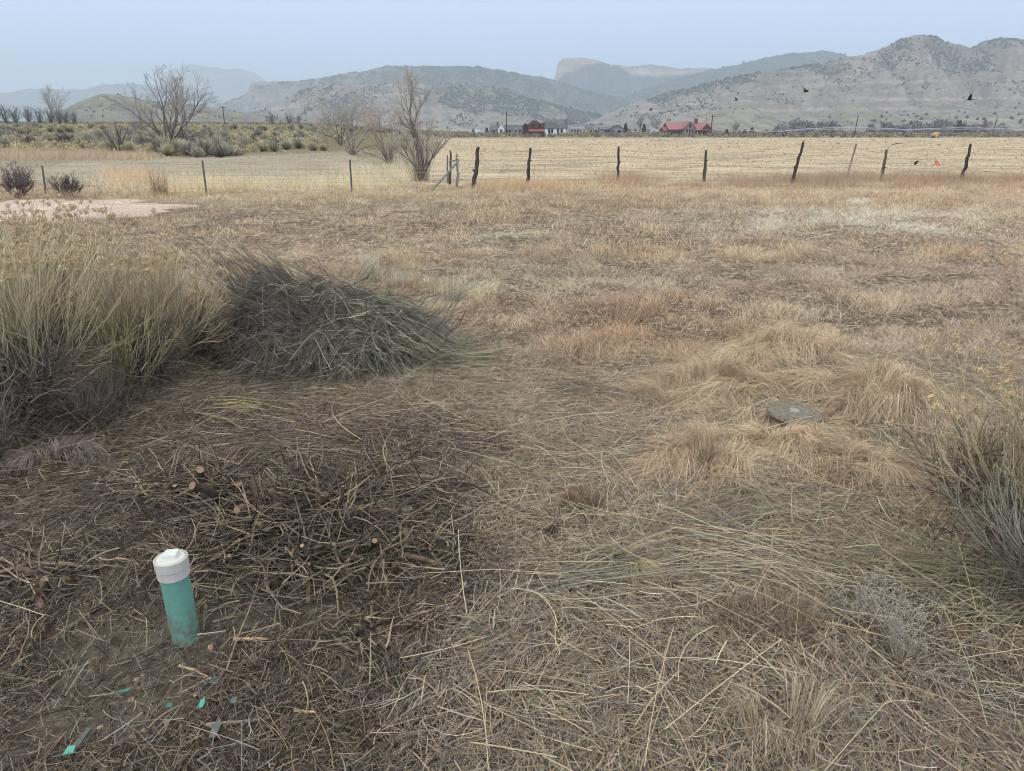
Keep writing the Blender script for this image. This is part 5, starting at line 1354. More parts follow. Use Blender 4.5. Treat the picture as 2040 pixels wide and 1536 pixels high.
# ------------------------------------------------------------------ wire fences
def wpost(mbname, foot, topp, r, col, parent, label=None, seed=0, kind='wood'):
    rng = np.random.default_rng(seed)
    K = 9; t = np.linspace(0, 1, K)[:, None]
    a, b_ = np.array(foot, float), np.array(topp, float)
    P = a * (1 - t) + b_ * t
    mb = MB()
    if kind == 'wood':
        P = P + rng.normal(0, r * .32, (K, 3)) * np.array([1, 1, 0]); P[0] = a - np.array([0, 0, .08])
        rad = r * np.array([1.25, 1.25, 1.1, 1.2, .95, 1.1, .9, .95, .8]) * rng.uniform(.85, 1.15, K)
        tubes(mb, P[None], rad[None], lin(col)[None], None, 9, lin(col) * 1.4)
        j = rng.integers(3, 6)   # a broken branch stub
        q = P[j]; d = np.array([rng.choice([-1, 1]) * .8, -.3, .9])
        S, _ = strand(rng, q, d, r * 2.6, 4, .3); tubes(mb, S[None], np.array([[r * .55, r * .5, r * .42, r * .3]]), lin(col)[None], None, 6, lin(col) * 1.3)
        o = mb.build('post', M_WOOD, parent)
    else:
        # steel tee section
        V = []; w = r
        ax = unit((b_ - a)[None])[0]
        sec = [(-w, -w * .15), (w, -w * .15), (w, w * .15), (w * .15, w * .15), (w * .15, w * 1.3), (-w * .15, w * 1.3), (-w * .15, w * .15), (-w, w * .15)]
        n = len(sec)
        lv = [a - ax * .1, a + (b_ - a) * .45, b_]
        V = [(p_[0] + x, p_[1] + y, p_[2]) for p_ in lv for x, y in sec]
        F = [(k * n + i, k * n + (i + 1) % n, (k + 1) * n + (i + 1) % n, (k + 1) * n + i) for k in range(2) for i in range(n)]
        base = 2 * n
        F += [(base + 0, base + 1, base + 2, base + 7), (base + 3, base + 4, base + 5, base + 6)]
        c = np.array([lin(col[0])] * n + [lin(col[1])] * n + [lin(col[2])] * n)
        mb.add(V, c, F); o = mb.build('post', M_METAL, parent)
    if label: o['label'] = label
    return o
def wire(mb, rng, A, B, r=.003, sag=.03, col=(126, 116, 106), K=12, wob=.010):
    A, B = np.array(A, float), np.array(B, float); t = np.linspace(0, 1, K)[:, None]
    P = A * (1 - t) + B * t; P[:, 2] -= sag * 4 * (t * (1 - t))[:, 0]
    P[1:-1] += rng.normal(0, wob, (K - 2, 3))
    tubes(mb, P[None], np.full((1, K), r), lin(col)[None], None, 3)
rng = np.random.default_rng(501)
FENCE_Y = [23.6, 23.8, 24.2, 24.2, 24.2, 24.5, 24.5, 24.8]
posts = [((943, 376), (954, 293), .062, (74, 68, 64), 'thick twisted grey corner post'), ((1051, 371), (1057, 295), .045, (68, 62, 60), 'knobbly dark wooden post'), ((1230, 360), (1233, 292), .042, (70, 62, 58), None),
         ((1402, 364), (1406, 299), .045, (80, 72, 68), None), ((1577, 367), (1601, 282), .045, (66, 60, 58), 'dark post leaning right with a side stub'), ((1685, 359), (1706, 287), .032, None, 'leaning steel post rusty red above and grey below'),
         ((1755, 360), (1767, 298), .046, (92, 80, 72), 'short brown wooden post'), ((1915, 361), (1934, 287), .05, (62, 60, 58), 'crooked dark post leaning right')]
feet, tops = [], []
for (f_, t_, r_, c_, l_) in posts:
    a = g(*f_); b_ = at(t_[0], t_[1], a.y); feet.append(a); tops.append(b_)
fr = empty('wire_fence', feet[3], 0, 'wire fence on old leaning wooden posts along the hay field', 'fence')
off = np.array(feet[3])
for i, (f_, t_, r_, c_, l_) in enumerate(posts):
    if c_ is None: wpost('post', np.array(feet[i]) - off, np.array(tops[i]) - off, r_, [(150, 142, 136), (150, 128, 120), (130, 94, 86)], fr, l_, i, 'steel')
    else: wpost('post', np.array(feet[i]) - off, np.array(tops[i]) - off, r_, c_, fr, l_, 30 + i)
# posts outside the frame, to carry the wires on
ex = g(2150, 364); ex_t = at(2160, 292, ex.y); wpost('post', np.array(ex) - off, np.array(ex_t) - off, .045, (70, 64, 60), fr, None, 44)
feet.append(ex); tops.append(ex_t)
hts = [.93, .74, .56, .40, .26, .13]
mb = MB(); mb2 = MB()
for i in range(len(feet) - 1):
    if i == 0: pass
    A, B = np.array(feet[i]), np.array(feet[i + 1]); TA, TB = np.array(tops[i]), np.array(tops[i + 1])
    for k, h in enumerate(hts):
        hA, hB = h + rng.normal(0, .035), h + rng.normal(0, .035)
        m = mb if k < 2 else mb2
        wire(m, rng, A + (TA - A) * hA - off, B + (TB - B) * hB - off, .0042 if k < 2 else .0032, rng.uniform(.01, .10 if k < 2 else .04), (112, 100, 92) if k < 2 else (138, 128, 114))
    n = int(np.linalg.norm(B - A) / .22)
    for j in range(1, n):       # stays of the woven wire
        t = j / n; a = A * (1 - t) + B * t; tt = TA * (1 - t) + TB * t
        wire(mb2, rng, a - off + [0, 0, .02], a + (tt - a) * .56 - off, .0024, 0, (146, 136, 120), 3, .006)
mb.build('barbed_wire', M_METAL, fr).data
mb2.build('woven_wire', M_METAL, fr)
# loose curled wire by the corner
mb = MB()
for i in range(9):
    px0 = rng.uniform(900, 1040); a = at(px0, rng.uniform(318, 366), 23.4 + rng.uniform(-.2, .3)); b_ = at(px0 + rng.uniform(-45, 60), rng.uniform(320, 370), 23.4)
    A, B = np.array(a) - off, np.array(b_) - off; t = np.linspace(0, 1, 12)[:, None]
    P = A * (1 - t) + B * t; P[:, 2] += np.sin(t[:, 0] * 3.1) * rng.uniform(-.25, .2); P = P + rng.normal(0, .02, P.shape)
    tubes(mb, P[None], np.full((1, 12), .004), lin((116, 106, 96))[None], None, 3)
mb.build('loose_wire', M_METAL, fr)
# corner brace
fb = g(911, 374); br = empty('corner_brace', fb, 0, 'grey pole corner brace with a slanting rail at the end of the wooden fence', 'fence brace')
o3 = np.array(fb)
wpost('post', np.zeros(3), np.array(at(910, 306, fb.y)) - o3, .036, (128, 126, 124), br, 'pale grey upright pole', 61)
P0, P1 = g(860, 380), at(914, 320, fb.y - .05)
mb = MB(); t = np.linspace(0, 1, 6)[:, None]; P = (np.array(P0) - o3) * (1 - t) + (np.array(P1) - o3) * t
tubes(mb, P[None], np.full((1, 6), .030), lin((126, 124, 122))[None], None, 8, lin((160, 156, 150))); mb.build('slanting_rail', M_WOOD, br)
P0, P1 = at(895, 322, fb.y + .4), at(914, 318, fb.y)
mb = MB(); P = (np.array(P0) - o3) * (1 - t) + (np.array(P1) - o3) * t
tubes(mb, P[None], np.full((1, 6), .022), lin((126, 124, 122))[None], None, 8, lin((160, 156, 150))); mb.build('short_rail', M_WOOD, br)
a = g(894, 370); wpost('post', np.array(a) + [0, .4, 0] - o3, np.array(at(898, 300, a.y + .4)) - o3, .034, (82, 74, 70), br, 'dark wooden upright', 62)
a = g(889, 368); wpost('post', np.array(a) + [0, .5, 0] - o3, np.array(at(891, 309, a.y + .5)) - o3, .026, (112, 104, 98), br, 'thin grey upright', 63)
# left fence on steel posts
lp = [((92, 390), (84, 330)), ((412, 389), (403, 320)), ((701, 383), (697, 319))]
fl_ = empty('wire_fence', g(412, 389), 0, 'thin woven wire fence on dark steel posts along the left pasture', 'fence'); off = np.array(g(412, 389))
F_, T_ = [], []
lp2 = [((-240, 392), (-250, 330))] + lp + [((868, 380), (870, 316))]
for i, (f_, t_) in enumerate(lp2):
    a = g(*f_); b_ = at(t_[0], t_[1], a.y); F_.append(np.array(a)); T_.append(np.array(b_))
    if i < 4: wpost('post', np.array(a) - off, np.array(b_) - off, .024, [(92, 96, 90), (72, 78, 74), (86, 84, 80)], fl_, None, i, 'steel')
mb = MB()
for i in range(len(F_) - 1):
    for h in (.96, .72, .58, .45, .33, .2, .08):
        wire(mb, rng, F_[i] + (T_[i] - F_[i]) * h - off, F_[i + 1] + (T_[i + 1] - F_[i + 1]) * h - off, .0032, rng.uniform(0, .03), (146, 138, 124), 12, .006)
    n = int(np.linalg.norm(F_[i + 1] - F_[i]) / .2)
    for j in range(1, n):
        t = j / n; a = F_[i] * (1 - t) + F_[i + 1] * t; tt = T_[i] * (1 - t) + T_[i + 1] * t
        wire(mb, rng, a - off, a + (tt - a) * .72 - off, .0022, 0, (150, 142, 126), 3, .004)
mb.build('woven_wire', M_METAL, fl_)
# orange tape on the wire
a = at(1868, 326, 24.3); mb = MB()
n = 10; t = np.linspace(0, 1, n)
P = np.stack([.20 * (t - .5), .03 * np.sin(t * 7), -.16 * (t - .5) + .02 * np.sin(t * 9)], -1)
ww = .032 + .018 * np.sin(t * 5)
up = np.stack([ww * .4, 0 * t, ww], -1)
V = np.concatenate([P - up, P + up, P - up + [0, .004, 0], P + up + [0, .004, 0]])
Fq = [(i, i + 1, n + i + 1, n + i) for i in range(n - 1)] + [(2 * n + i + 1, 2 * n + i, 3 * n + i, 3 * n + i + 1) for i in range(n - 1)]
mb.add(V, lin((255, 92, 56)), Fq); o = mb.build('marker_ribbon', M_PAINT); o.location = a
tag(o, 'orange plastic ribbon tied on the fence wire left of the last post', 'ribbon')

# ------------------------------------------------------------------ birds over the field
def bird(px, py, wpx, Y, seed, label, pose=0.5, roll=0.0, yaw=0.0):
    rng = np.random.default_rng(seed); p = at(px, py, Y); S = wpx * Y * CP / FPX * .95
    o = empty('bird', p, 0, label, 'bird', 'dark birds flying over the field')
    mb = MB(); K = 9; t = np.linspace(0, 1, K)
    P = np.stack([(.5 - t), 0 * t, .02 * np.sin(t * 3)], -1); r = np.array([.012, .05, .062, .09, .105, .095, .065, .035, .045]) 
    tubes(mb, P[None], r[None], lin((44, 38, 36))[None], None, 8, lin((40, 36, 34)))
    V = [(-.3, -.03, 0), (-.3, .03, 0), (-.62, .09, 0), (-.62, -.09, 0), (-.3, -.03, .012), (-.3, .03, .012), (-.62, .09, .012), (-.62, -.09, .012)]
    mb.add(V, lin((46, 40, 38)), [(3, 2, 1, 0), (4, 5, 6, 7), (0, 1, 5, 4), (1, 2, 6, 5), (2, 3, 7, 6), (3, 0, 4, 7)])
    mb.V = [v * np.float32(S) for v in mb.V]; body = mb.build('body', M_LEAF, o)
    for s in (-1, 1):
        w = MB()
        q = [(.22, .06, 0), (.24, .35, .04), (.06, .85, .0), (-.06, .8, 0), (-.18, .4, .03), (-.16, .06, 0)]
        ang = pose
        Vt = [(x, s * y * math.cos(ang), z + y * math.sin(ang)) for x, y, z in q]
        V = Vt + [(x, y, z + .014) for x, y, z in Vt]
        n = 6; F4 = [(i, (i + 1) % n, n + (i + 1) % n, n + i) for i in range(n)] + [(0, 1, 4, 5), (1, 2, 3, 4), (6, 7, 10, 11), (7, 8, 9, 10)]
        w.add(np.array(V) * S, lin((50, 44, 42)), F4); w.build('wing', M_LEAF, o)
    o.rotation_euler = (roll, rng.uniform(-.2, .2), yaw)
bird(1932, 199, 15, 26, 1, 'largest dark bird with raised wings at the upper right', .9, .3, 2.8)
bird(1605, 183, 14, 30, 2, 'dark bird gliding over the middle of the right hill', .5, .2, .1)
bird(1467, 200, 9, 36, 3, 'small bird flying left of the gliding one', .6, .4, .2)
bird(1297, 217, 9, 40, 4, 'small bird flying above the red roofed house', -.3, .3, 3.0)
bird(1500, 243, 8, 45, 5, 'tiny bird low over the watering pipe', .4, .3, 1.2)
bird(1563, 245, 6, 55, 6, 'tiniest bird right of the low one over the watering pipe', .4, .3, 1.7)
bird(1826, 323, 13, 28, 7, 'dark bird skimming the hay field near the orange ribbon', -.2, .5, 2.9)
bird(1810, 230, 7, 60, 8, 'faint bird low before the right foothills', .2, .2, .1)
bird(1562, 306, 5, 40, 9, 'small bird over the hay field left of the leaning post', .5, .2, .6)

# ------------------------------------------------------------------ dung clods on the hay field
rng = np.random.default_rng(601)
CL = [(1780, 289, 10), (1790, 287, 14), (1669, 286, 9), (1470, 286, 7), (1870, 288, 8), (1965, 343, 12), (1975, 344, 9), (1280, 352, 9), (1155, 305, 6), (1010, 330, 8), (1340, 345, 7), (966, 300, 8)]
for k, (px, py, w) in enumerate(CL):
    p = g(px, py); s = w * p.y * CP / FPX * .5
    o = stone(px, py, s, (86, 74, 62), 'dark dung clod on the hay field', 700 + k, 'dung clods on the hay field', 'dung_clod'); o['category'] = 'clod'
    o.location = (p.x, p.y, s * .1); o.scale = (1, 1, .5)

GAIN = 1.0
# ------------------------------------------------------------------ far buildings
def gable(mb, mr, x0, x1, y0, y1, h, rise, col, rcol, axis='x', over=.35, th=.18, z0=0.0):
    """walls of a block with a gable roof; ridge along axis"""
    if axis == 'x':
        prism(mb, [(0, 0)], 0, 0, col) if False else None
        ym = (y0 + y1) / 2
        V = [(x0, y0, z0), (x1, y0, z0), (x1, y1, z0), (x0, y1, z0), (x0, y0, h), (x1, y0, h), (x1, y1, h), (x0, y1, h), (x0, ym, h + rise), (x1, ym, h + rise)]
        mb.add(V, lin(col), [(0, 1, 5, 4), (1, 2, 6, 5), (2, 3, 7, 6), (3, 0, 4, 7)], [(5, 6, 9), (7, 4, 8)])
        for (ya, yb) in ((y0, ym), (y1, ym)):
            sl = rise / abs(ym - ya); dy = math.copysign(over, ya - ym)
            A = [(x0 - over, ya + dy, h - sl * over + .03), (x1 + over, ya + dy, h - sl * over + .03), (x1 + over, yb, h + rise + .03), (x0 - over, yb, h + rise + .03)]
            mr.add(A + [(x, y, z + th) for x, y, z in A], lin(rcol), [(0, 1, 2, 3), (4, 5, 6, 7), (0, 1, 5, 4), (1, 2, 6, 5), (2, 3, 7, 6), (3, 0, 4, 7)])
    else:
        xm = (x0 + x1) / 2
        V = [(x0, y0, z0), (x1, y0, z0), (x1, y1, z0), (x0, y1, z0), (x0, y0, h), (x1, y0, h), (x1, y1, h), (x0, y1, h), (xm, y0, h + rise), (xm, y1, h + rise)]
        mb.add(V, lin(col), [(0, 1, 5, 4), (1, 2, 6, 5), (2, 3, 7, 6), (3, 0, 4, 7)], [(4, 5, 8), (6, 7, 9)])
        for (xa, xb) in ((x0, xm), (x1, xm)):
            sl = rise / abs(xm - xa); dx = math.copysign(over, xa - xm)
            A = [(xa + dx, y0 - over, h - sl * over + .03), (xa + dx, y1 + over, h - sl * over + .03), (xb, y1 + over, h + rise + .03), (xb, y0 - over, h + rise + .03)]
            mr.add(A + [(x, y, z + th) for x, y, z in A], lin(rcol), [(0, 1, 2, 3), (4, 5, 6, 7), (0, 1, 5, 4), (1, 2, 6, 5), (2, 3, 7, 6), (3, 0, 4, 7)])
def window(parent, x, y, z, w, h, fcol=(214, 214, 210), face='front'):
    mb = MB(); d = .06
    if face == 'front':
        for (cx, cz, sx, sz) in ((0, h / 2 + .05, w + .2, .1), (0, -h / 2 - .05, w + .2, .1), (-w / 2 - .05, 0, .1, h), (w / 2 + .05, 0, .1, h)): box(mb, (x + cx, y - d / 2, z + cz), (sx, d, sz), lin(fcol))
        f = mb.build('window', M_PAINT, parent); p_ = MB(); box(p_, (x, y - .012, z), (w, .02, h), lin((44, 50, 58))); p_.build('pane', M_GLASS, f)
def door(parent, x, y, z0, w, h, col):
    mb = MB(); box(mb, (x, y - .03, z0 + h / 2), (w, .06, h), lin(col)); d = mb.build('door', M_PAINT, parent)
def site(px, Y, rz=0.0):
    x = (px - 1020) / FPX * CP * Y
    return Vector((x, Y, Gs(x, Y)))
u = lambda Y: Y * CP / FPX      # metres per pixel of the photograph at that distance
# red false fronted building
Y = 200; k = u(Y); p = site(1063, Y); root = empty('false_front_building', p, 0, 'dark red wooden building with a stepped false front and pink awning', 'building')
w = 44 * k
mb, mr = MB(), MB()
x0, x1 = -10 * k, 22 * k
zb = 30.5 * k
gable(mb, mr, x0, x1 - .05, .06, 11, 22.5 * k, 3.0 * k, (92, 62, 56), (108, 78, 72), 'y', .05)
gable(mb, mr, -21 * k, x0, 2.6, 11, 20.5 * k, 4.5 * k, (88, 56, 50), (124, 84, 76), 'y', .15)
mb.build('wall', M_PAINT, root); mr.build('roof', M_PAINT, root)
mb = MB()
box(mb, ((x0 + x1) / 2, -.1, 13 * k), (x1 - x0, .3, 26 * k), lin((100, 66, 58)))
box(mb, (2 * k, -.1, 27.2 * k), (17 * k, .3, 2.4 * k), lin((100, 66, 58)))
box(mb, (1 * k, -.1, 29.6 * k), (11 * k, .3, 2.4 * k), lin((100, 66, 58)))
mb.build('false_front', M_PAINT, root)
mb = MB(); V = [(x0, -.26, 14.6 * k), (x1, -.26, 14.6 * k), (x1, -1.9, 11.2 * k), (x0, -1.9, 11.2 * k)]
mb.add(V + [(a, b_, c - .12) for a, b_, c in V], lin((170, 98, 96)), [(3, 2, 1, 0), (4, 5, 6, 7), (0, 1, 5, 4), (1, 2, 6, 5), (2, 3, 7, 6), (3, 0, 4, 7)]); mb.build('awning', M_PAINT, root)
for q in range(4):
    mb = MB(); box(mb, (x0 + .15 + (x1 - x0 - .3) * q / 3, -1.75, 5.6 * k), (.16, .16, 11.2 * k), lin((74, 50, 46))); mb.build('porch_post', M_WOOD, root)
door(root, 6 * k, -.26, 0, 1.1, 2.1, (60, 40, 38))
for q in (-5 * k, 15 * k): window(root, q, -.26, 6.5 * k, 1.1, 1.2, (92, 60, 54))
for q in (0 * k, 12 * k): window(root, q, -.26, 20 * k, .7, .9, (92, 60, 54))
# white house with the slate roof
Y = 262; k = u(Y); p = site(1107, Y); root = empty('white_house', p, 0, 'long white house with a dark slate roof right of the red building', 'house')
mb, mr = MB(), MB()
gable(mb, mr, -24 * k, 2 * k, 0, 9, 13 * k, 11 * k, (226, 232, 238), (84, 90, 98), 'x', .3)
gable(mb, mr, 2 * k, 21 * k, .3, 8.5, 13 * k, 6.5 * k, (222, 230, 238), (84, 92, 100), 'x', .3)
mb.build('wall', M_PAINT, root); mr.build('roof', M_PAINT, root)
for q in (-13, -7): window(root, q * k, 0, 8 * k, .8, 1.5)
for q in (5, 12): window(root, q * k, .3, 8 * k, .8, 1.5)
mb = MB(); box(mb, (-16 * k, 4.5, 25 * k), (.7, .7, 2.2), lin((150, 146, 142))); mb.build('chimney', M_STONE, root)
# grey house with the white gable, left
Y = 318; k = u(Y); p = site(1008, Y); root = empty('grey_house', p, 0, 'grey roofed house with a white gable left of the utility pole', 'house')
mb, mr = MB(), MB()
gable(mb, mr, -32 * k, -10 * k, 0, 9, 8 * k, 8 * k, (128, 128, 136), (104, 106, 114), 'x', .3)
gable(mb, mr, -16 * k, -3 * k, -1.5, 6, 10 * k, 9 * k, (222, 228, 234), (120, 122, 128), 'y', .2)
gable(mb, mr, -3 * k, 33 * k, 1, 9, 8 * k, 9 * k, (134, 136, 142), (96, 100, 108), 'x', .3)
gable(mb, mr, 14 * k, 24 * k, -.8, 5, 10 * k, 6 * k, (150, 160, 166), (96, 104, 110), 'y', .2)
mb.build('wall', M_PAINT, root); mr.build('roof', M_PAINT, root)
mb = MB(); box(mb, (-17 * k, 4.5, 18 * k), (.8, .8, 2.4), lin((96, 84, 80))); mb.build('chimney', M_STONE, root)
window(root, -9.5 * k, -1.5, 6 * k, 1, 1.3); window(root, -24 * k, 0, 4.5 * k, 1.2, 1.2); window(root, 2 * k, 1, 4.5 * k, 1.2, 1.2); window(root, 8 * k, 1, 4.5 * k, 1.2, 1.2); window(root, 19 * k, -.8, 6 * k, 1, 1.3); window(root, 28 * k, 1, 4.5 * k, 1.2, 1.2)
# dormer house
Y = 372; k = u(Y); p = site(1148, Y); root = empty('dormer_house', p, 0, 'pale blue house with three white dormers behind the white house', 'house')
mb, mr = MB(), MB()
gable(mb, mr, -15 * k, 17 * k, 0, 10, 7 * k, 8 * k, (170, 178, 184), (128, 134, 142), 'x', .3)
mb.build('wall', M_PAINT, root); mr.build('roof', M_PAINT, root)
for q in (-8, 0, 8):
    m1, m2 = MB(), MB(); gable(m1, m2, (q - 2.6) * k, (q + 2.6) * k, .8, 5, 10.5 * k, 2.6 * k, (226, 232, 238), (120, 126, 134), 'y', .15, .1, 7.0 * k)
    dm = m1.build('dormer', M_PAINT, root); m2.build('dormer_roof', M_PAINT, dm)
for q in (-9, -3, 3, 9): window(root, q * k, 0, 4 * k, 1, 1.3)
mb, mr = MB(), MB()
# tan house
Y = 345; k = u(Y); p = site(1183, Y); root = empty('tan_house', p, 0, 'tan house with a brown roof between the dormer house and grey gabled house', 'house')
gable(mb, mr, -8 * k, 18 * k, 0, 8, 7 * k, 5.5 * k, (150, 134, 118), (126, 122, 120), 'x', .3)
gable(mb, mr, -12 * k, -1 * k, -1.2, 6, 8 * k, 4.5 * k, (176, 154, 128), (120, 108, 100), 'y', .25)
mb.build('wall', M_PAINT, root); mr.build('roof', M_PAINT, root)
window(root, -6.5 * k, -1.2, 5 * k, 1.1, 1.3); window(root, 4 * k, 0, 4 * k, 1.2, 1.1); window(root, 11 * k, 0, 4 * k, 1.2, 1.1)
Y = 365; k = u(Y); p = site(1164, Y); root = empty('white_shed', p, 0, 'narrow white gabled shed between the dormer house and tan house', 'shed')
mb, mr = MB(), MB(); gable(mb, mr, -4 * k, 4 * k, 0, 5, 7 * k, 4 * k, (216, 218, 218), (150, 150, 152), 'y', .2); mb.build('wall', M_PAINT, root); mr.build('roof', M_PAINT, root); door(root, 0, 0, 0, 1, 2, (120, 116, 112))
# grey house with the wide gable
Y = 290; k = u(Y); p = site(1222, Y); root = empty('gabled_house', p, 0, 'grey house with a wide low gable front left of the red roofed house', 'house')
mb, mr = MB(), MB()
gable(mb, mr, -24 * k, 6 * k, 1.5, 9, 10 * k, 4.5 * k, (126, 128, 134), (110, 114, 120), 'x', .3)
gable(mb, mr, -6 * k, 20 * k, 0, 11, 11 * k, 7 * k, (138, 138, 142), (92, 92, 98), 'y', .4)
mb.build('wall', M_PAINT, root); mr.build('roof', M_PAINT, root)
window(root, 0, 0, 6 * k, 1, 1.3); window(root, 12 * k, 0, 6 * k, 1.6, 1.3); window(root, -14 * k, 1.5, 6 * k, 1.2, 1.1); door(root, -9 * k, 1.5, 0, 1, 2.1, (90, 86, 86))
# red roofed log house
Y = 225; k = u(Y); p = site(1376, Y); root = empty('red_roofed_house', p, 0, 'brown log house with a pink red roof and three gables', 'house')
mb, mr = MB(), MB(); RC = (176, 108, 112); WC = (108, 80, 76)
gable(mb, mr, -42 * k, 40 * k, 0, 11, 12.5 * k, 12 * k, WC, RC, 'x', .4)
gable(mb, mr, -48 * k, -42 * k, 2.5, 10, 10 * k, 7 * k, WC, RC, 'x', .3)
gable(mb, mr, 18 * k, 38 * k, -2, 5.5, 13 * k, 9.5 * k, WC, RC, 'y', .35)
mb.build('wall', M_PAINT, root); rf = mr.build('roof', M_PAINT, root)
mb, mr = MB(), MB(); gable(mb, mr, -16 * k, 4 * k, -2.6, 5.5, 16 * k, 10.5 * k, (146, 132, 122), (166, 98, 102), 'y', .4); mb.build('gable_wall', M_PAINT, root); mr.build('gable_roof', M_PAINT, root)
mb = MB(); box(mb, (17 * k, 5, 25 * k), (.95, .9, 2.6), lin((124, 90, 82))); mb.build('chimney', M_STONE, rf)
for q in (-11.5, -6, -.5): window(root, q * k, -2.6, 9 * k, .55, 1.3, (160, 150, 142))
for q in (-11.5, -6, -.5): window(root, q * k, -2.6, 3.5 * k, .55, 1.0, (160, 150, 142))
window(root, -6 * k, -2.6, 19 * k, .6, .9, (160, 150, 142))
for q in (-36, -30, -23): window(root, q * k, 0, 6 * k, .9, 1.1, (150, 120, 112))
for q in (24, 31): window(root, q * k, -2, 7 * k, .9, 1.1, (150, 120, 112))
door(root, 11 * k, 0, 0, 1, 2.1, (80, 52, 48))
mb = MB(); V = [(4.5 * k, -.4, 13 * k), (46 * k, -.4, 13 * k), (46 * k, -3.4, 11.6 * k), (4.5 * k, -3.4, 11.6 * k)]
mb.add(V + [(a, b_, c - .12) for a, b_, c in V], lin((166, 106, 108)), [(3, 2, 1, 0), (4, 5, 6, 7), (0, 1, 5, 4), (1, 2, 6, 5), (2, 3, 7, 6), (3, 0, 4, 7)]); mb.build('porch_roof', M_PAINT, root)
for q in (5, 15, 25, 35, 45):
    mb = MB(); box(mb, (q * k, -3.2, 5.8 * k), (.14, .14, 11.6 * k), lin((126, 96, 88))); mb.build('porch_post', M_WOOD, root)
# small white shed
Y = 330; k = u(Y); p = site(1303, Y); root = empty('white_shed', p, 0, 'small white shed left of the red roofed house', 'shed')
mb, mr = MB(), MB(); gable(mb, mr, -6 * k, 6 * k, 0, 4, 6 * k, 3 * k, (206, 210, 218), (160, 164, 172), 'x', .2); mb.build('wall', M_PAINT, root); mr.build('roof', M_PAINT, root); door(root, 0, 0, 0, .9, 1.6, (140, 144, 150))
# white van
Y = 325; k = u(Y); p = site(953, Y); root = empty('parked_van', p, 0, 'white van parked in the scrub left of the grey house', 'van')
mb = MB(); prism(mb, [(-2.3, .45), (2.3, .45), (2.35, 1.1), (1.5, 1.25), (1.0, 1.95), (-2.2, 2.0)], 0, 1.8, lin((220, 222, 224))); mb.build('body', M_PAINT, root)
mb = MB(); prism(mb, [(1.0, 1.28), (1.4, 1.28), (.95, 1.8), (.6, 1.8)], -.02, 0.0, lin((44, 50, 56))); mb.build('window', M_GLASS, root)
for q in (-1.5, 1.5):
    mb = MB(); lathe(mb, [(.0, -.1), (.36, -.1), (.36, .1), (.0, .1)], lin((34, 34, 36)), n=20); o = mb.build('wheel', M_PAINT, root); o.location = (q, .08, .36); o.rotation_euler = (R(90), 0, 0)
# plank fence by the red roofed house
Y = 212; k = u(Y); p = site(1447, Y); root = empty('plank_fence', p, 0, 'grey plank fence right of the red roofed house', 'fence')
mb = MB()
for q in range(26): box(mb, ((-22 + q * 1.75) * k, 0, 3.3 * k + .1 * math.sin(q * 5)), (.21, .04, 6.6 * k), lin((128, 130, 134)) * (.8 + .3 * ((q * 37) % 10) / 10))
for z in (.3, .9): box(mb, (0, .05, z), (45 * k, .05, .1), lin((104, 104, 106)))
mb.build('planks', M_WOOD, root)
for q in range(4):
    mb = MB(); box(mb, ((-22 + q * 14.5) * k, .13, 3.5 * k), (.14, .14, 7 * k), lin((104, 104, 106))); mb.build('post', M_WOOD, root)

# far evergreens and a few dark bushes among the houses
def evergreen(px, Y, hpx, label, wide=.3, seed=0):
    rng = np.random.default_rng(seed); p = site(px, Y); h = hpx * u(Y)
    root = empty('evergreen', p, 0, label, 'tree', 'dark evergreens among the far houses')
    mb = MB(); tubes(mb, np.array([[(0, 0, -.1), (0, 0, h * .4), (0, 0, h * .9)]]), np.array([[.03 * h, .02 * h, .006 * h]]), lin((66, 54, 46))[None], None, 6); mb.build('trunk', M_BARK, root)
    n = 700; t = rng.random(n) ** .8; a = rng.uniform(0, 6.28, n); r = (1 - t) ** .8 * wide * h * rng.uniform(.3, 1.05, n) + .02 * h
    c = np.stack([np.cos(a) * r, np.sin(a) * r, h * (.08 + .9 * t)], -1); d = unit(np.stack([np.cos(a), np.sin(a), rng.normal(.1, .4, n)], -1)); e = unit(np.cross(d, rng.normal(0, 1, (n, 3)))); s = h * .075
    V = np.stack([c - e * s * .5, c + e * s * .5, c + d * s * 1.3], 1); col = lin((58, 66, 60)) * rng.uniform(.5, 1.2, (n, 1))
    mb = MB(); mb.add(V.reshape(-1, 3), np.repeat(col, 3, 0), None, np.arange(n * 3).reshape(-1, 3)); mb.build('crown', M_LEAF, root)
for k, (px, Y, h, w, lab) in enumerate([(943, 310, 11, .3, 'small dark evergreen left of the white van'), (970, 305, 13, .34, 'dark evergreen between the white van and the grey house'), (1246, 300, 21, .2, 'slim dark evergreen right of the grey gabled house'),
                                      (1283, 330, 18, .25, 'dark evergreen near the small white shed'), (1448, 208, 14, .42, 'round dark tree in front of the plank fence'), (1484, 250, 12, .5, 'low bushy evergreen right of the plank fence'), (1498, 300, 13, .45, 'dark bush before the left end of the thicket')]):
    evergreen(px, Y, h, lab, w, 40 + k)
for k, (px, Y, h, lab) in enumerate([(1130, 390, 28, 'faint bare tree behind the dormer house'), (1275, 400, 34, 'faint tall bare tree behind the small white shed'), (1305, 405, 32, 'faint bare tree behind and left of the red roofed house'), (1465, 330, 20, 'faint bare tree behind the plank fence')]):
    p = site(px, Y); bare_tree(260 + k, h * u(Y), fan(6, .1, .5, 21 + k), 3, 1, label=lab, loc=p, col=(120, 114, 112), tcol=(140, 132, 128), r=.12, nb=(9, 6), tw=12, group='faint bare trees behind the houses')
